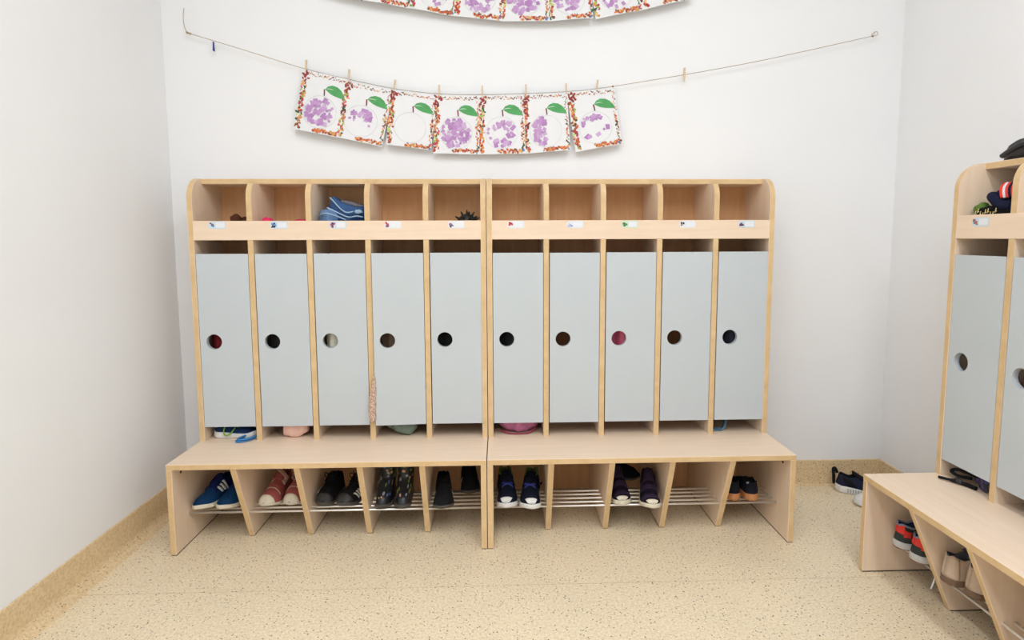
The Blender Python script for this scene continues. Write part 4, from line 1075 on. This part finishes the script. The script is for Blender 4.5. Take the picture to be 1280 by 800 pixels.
lump('pocket_tab', (.148, -.074, .076), (.014, .006, .008), STI, t, 4, sub=3)
# black spiky hair brush ball
t = tag(empty('spiky_ball', (comp(4)+.125, -.10, zc)), 'black spiky rubber ball in the cubby beside the central seam', 'ball')
bm = bmesh.new(); bmesh.ops.create_icosphere(bm, subdivisions=3, radius=.036); mesh_obj('ball_core', bm_mesh('ball_core', bm, True), [BLACKP], t, (0, 0, .036))
bm = bmesh.new(); bmesh.ops.create_icosphere(bm, subdivisions=2, radius=1); dirs = [v.co.normalized() for v in bm.verts]; bm.free()
spk = bmesh.new()
for d in dirs:
    if d.z < -.6: continue
    r = bmesh.ops.create_cone(spk, cap_ends=True, segments=6, radius1=.0048, radius2=.0018, depth=.016)
    Mx = Matrix.Translation(d*.042) @ d.to_track_quat('Z', 'Y').to_matrix().to_4x4()
    bmesh.ops.transform(spk, matrix=Mx, verts=r['verts'])
s_ = mesh_obj('ball_spikes', bm_mesh('ball_spikes', spk), [BLACKP], t, (0, 0, .036)); s_['kind'] = 'stuff'

# side-wall unit: clothes in the first cubby, jacket on top, bag under the door
OL = (0, 0, -math.pi/2)
t = tag(empty('green_fleece', uw(T, -.10, zc), OL), 'moss green fleece at the bottom of the side-wall cubby', 'garment', 'clothes piled in the side-wall cubby')
MOSS = fabric('moss_green_fleece', rgb(94, 120, 58), .95, .25)
slab('fleece_body', (.010, .150), [(0, 0), (1, 0)], [(0, .058), (.2, .064), (.5, .070), (1, .05)], [(0, -.085), (1, -.08)], [(0, .03), (1, .06)], MOSS, t, 2, .006, 60)
lump('fleece_cuff', (.025, -.070, .060), (.017, .022, .020), MOSS, t, 9, sub=3)
lump('fleece_cuff', (.056, -.040, .084), (.026, .03, .024), MOSS, t, 12, sub=3)
NVY = fabric('navy_jersey', rgb(30, 34, 58), .9, .15)
t = tag(empty('navy_jumper', uw(T, -.090, zc+.055), OL), 'navy jumper bunched on top of the green fleece', 'garment', 'clothes piled in the side-wall cubby')
slab('jumper_body', (.030, .140), [(0, .016), (.4, .010), (1, .0)], [(0, .050), (.3, .062), (.6, .046), (1, .03)], [(0, -.05), (.4, -.086), (1, -.092)], [(0, .03), (1, .05)], NVY, t, 5, .007, 38)
tube('jumper_sleeve', spline([(.05, -.075, .040), (.08, -.092, .030), (.11, -.096, .014), (.14, -.094, .012)], 6), .014, NVY, t, 10)
t = tag(empty('printed_band', uw(T, -.180, zc+.030), OL), 'black garment with yellow lettering-like print at the front of the side-wall cubby', 'garment', 'clothes piled in the side-wall cubby')
slab('band_body', (.020, .165), [(0, .0), (1, .0)], [(0, .034), (.4, .040), (1, .034)], [(0, -.012), (1, -.012)], [(0, .02), (1, .02)], BLKU, t, 7, .003, 50)
rnd = random.Random(4); polys = []
for k in range(9):
    x = .028+.0085*k; z = .020+.006*math.sin(k*1.7)
    polys.append(([(x, -.0155, z-.006), (x+.0026, -.0155, z-.006), (x+.006, -.0155, z+.006), (x+.003, -.0155, z+.007)], c(226, 206, 140)))
    polys.append(([(x+.003, -.0156, z-.002), (x+.007, -.0156, z-.004), (x+.007, -.0156, z-.001), (x+.003, -.0156, z+.001)], c(226, 206, 140)))
colour_flat('yellow_print', polys, t, kind='stuff')
t = tag(empty('red_white_shirt', uw(T, -.090, zc+.06), OL), 'red, white and blue shirt bunched behind the navy jumper', 'shirt', 'clothes piled in the side-wall cubby')
CORAL = fabric('coral_stripe', rgb(226, 72, 60), .85, .08); LBL = fabric('sky_blue_cloth', rgb(110, 142, 196), .85, .15); WHC = fabric('white_cloth', rgb(226, 226, 228), .85, .05)
slab('shirt_body', (.088, .170), [(0, .010), (1, .004)], [(0, .060), (.5, .076), (1, .086)], [(0, -.055), (.5, -.075), (1, -.07)], [(0, .03), (1, .05)], LBL, t, 12, .005, 44)
for k, (mm, x0) in enumerate(((CORAL, .094), (WHC, .103), (CORAL, .112), (NVY, .121), (CORAL, .130))):
    tube('shirt_stripe', spline([(x0-.010, -.072, .066), (x0, -.088, .054), (x0+.012, -.098, .040), (x0+.018, -.100, .028)], 6), .0052, mm, t, 8)
slab('shirt_collar', (.065, .100), [(0, .052), (1, .050)], [(0, .062), (1, .070)], [(0, -.068), (1, -.07)], [(0, 0), (1, .02)], WHC, t, 3, .002, 50)
slab('shirt_back', (.135, .175), [(0, .08), (1, .08)], [(0, .090), (1, .104)], [(0, -.02), (1, -.02)], [(0, .05), (1, .05)], fabric('dark_check', rgb(60, 64, 82), .9, .4), t, 6, .004, 60)
# black jacket lying on top
t = tag(empty('black_jacket', uw(.10, -.07, H_T+.0005), OL), 'folded black padded jacket lying on top of the side-wall locker', 'jacket')
JK = mat('black_padded_nylon', (.018, .018, .021), .5, var=.3, scale=40)
slab('jacket_body', (-.066, .40), [(0, 0), (1, 0)], [(0, .014), (.05, .040), (.13, .055), (.4, .060), (.7, .062), (1, .03)], [(0, -.065), (.1, -.072), (1, -.07)], [(0, .05), (1, .055)], JK, t, 15, .006, 30, nx=60)
tube('jacket_fold', spline([(-.045, -.066, .014), (.03, -.078, .036), (.10, -.078, .030), (.2, -.078, .044), (.34, -.076, .036)], 6), .007, JK, t, 8)
# dark bag with straps under the first door
t = tag(empty('patterned_bag', uw(T+.115, -.155, ZB), OL), 'black and purple patterned bag under the first door of the side-wall locker', 'bag')
m, nt, b = new_mat('galaxy_print'); tc = N(nt, 'ShaderNodeTexCoord'); v = N(nt, 'ShaderNodeTexNoise', Scale=55.0, Detail=4.0); nt.links.new(tc.outputs['Object'], v.inputs['Vector'])
rp = N(nt, 'ShaderNodeValToRGB'); rp.color_ramp.elements[0].position = .48; rp.color_ramp.elements[1].position = .75; rp.color_ramp.elements[0].color = (.008, .008, .014, 1); rp.color_ramp.elements[1].color = rgb(110, 96, 170)+(1,)
nt.links.new(v.outputs['Fac'], rp.inputs['Fac']); nt.links.new(rp.outputs['Color'], b.inputs['Base Color']); b.inputs['Roughness'].default_value = .5
slab('bag_body', (-.045, .054), [(0, .008), (.4, 0), (1, 0)], [(0, .034), (.4, .044), (1, .045)], [(0, -.02), (.5, -.042), (1, -.045)], [(0, .06), (1, .07)], m, t, 8, .006, 40)
tube('bag_strap', spline([(-.02, -.030, .030), (-.05, -.044, .034), (-.078, -.050, .030), (-.086, -.056, .022), (-.06, -.054, .018), (-.03, -.040, .022)], 6), .0045, BLKU, t, 8)
tube('bag_strap', spline([(.0, -.050, .006), (-.03, -.058, .006), (-.055, -.074, .007), (-.085, -.094, .006)], 6), [.006]*7+[.0055]*6+[.004]*6, BLKU, t, 8)
lump('strap_buckle', (-.045, -.066, .010), (.014, .008, .009), BLACKP, t, 2, floor=0, sub=3)
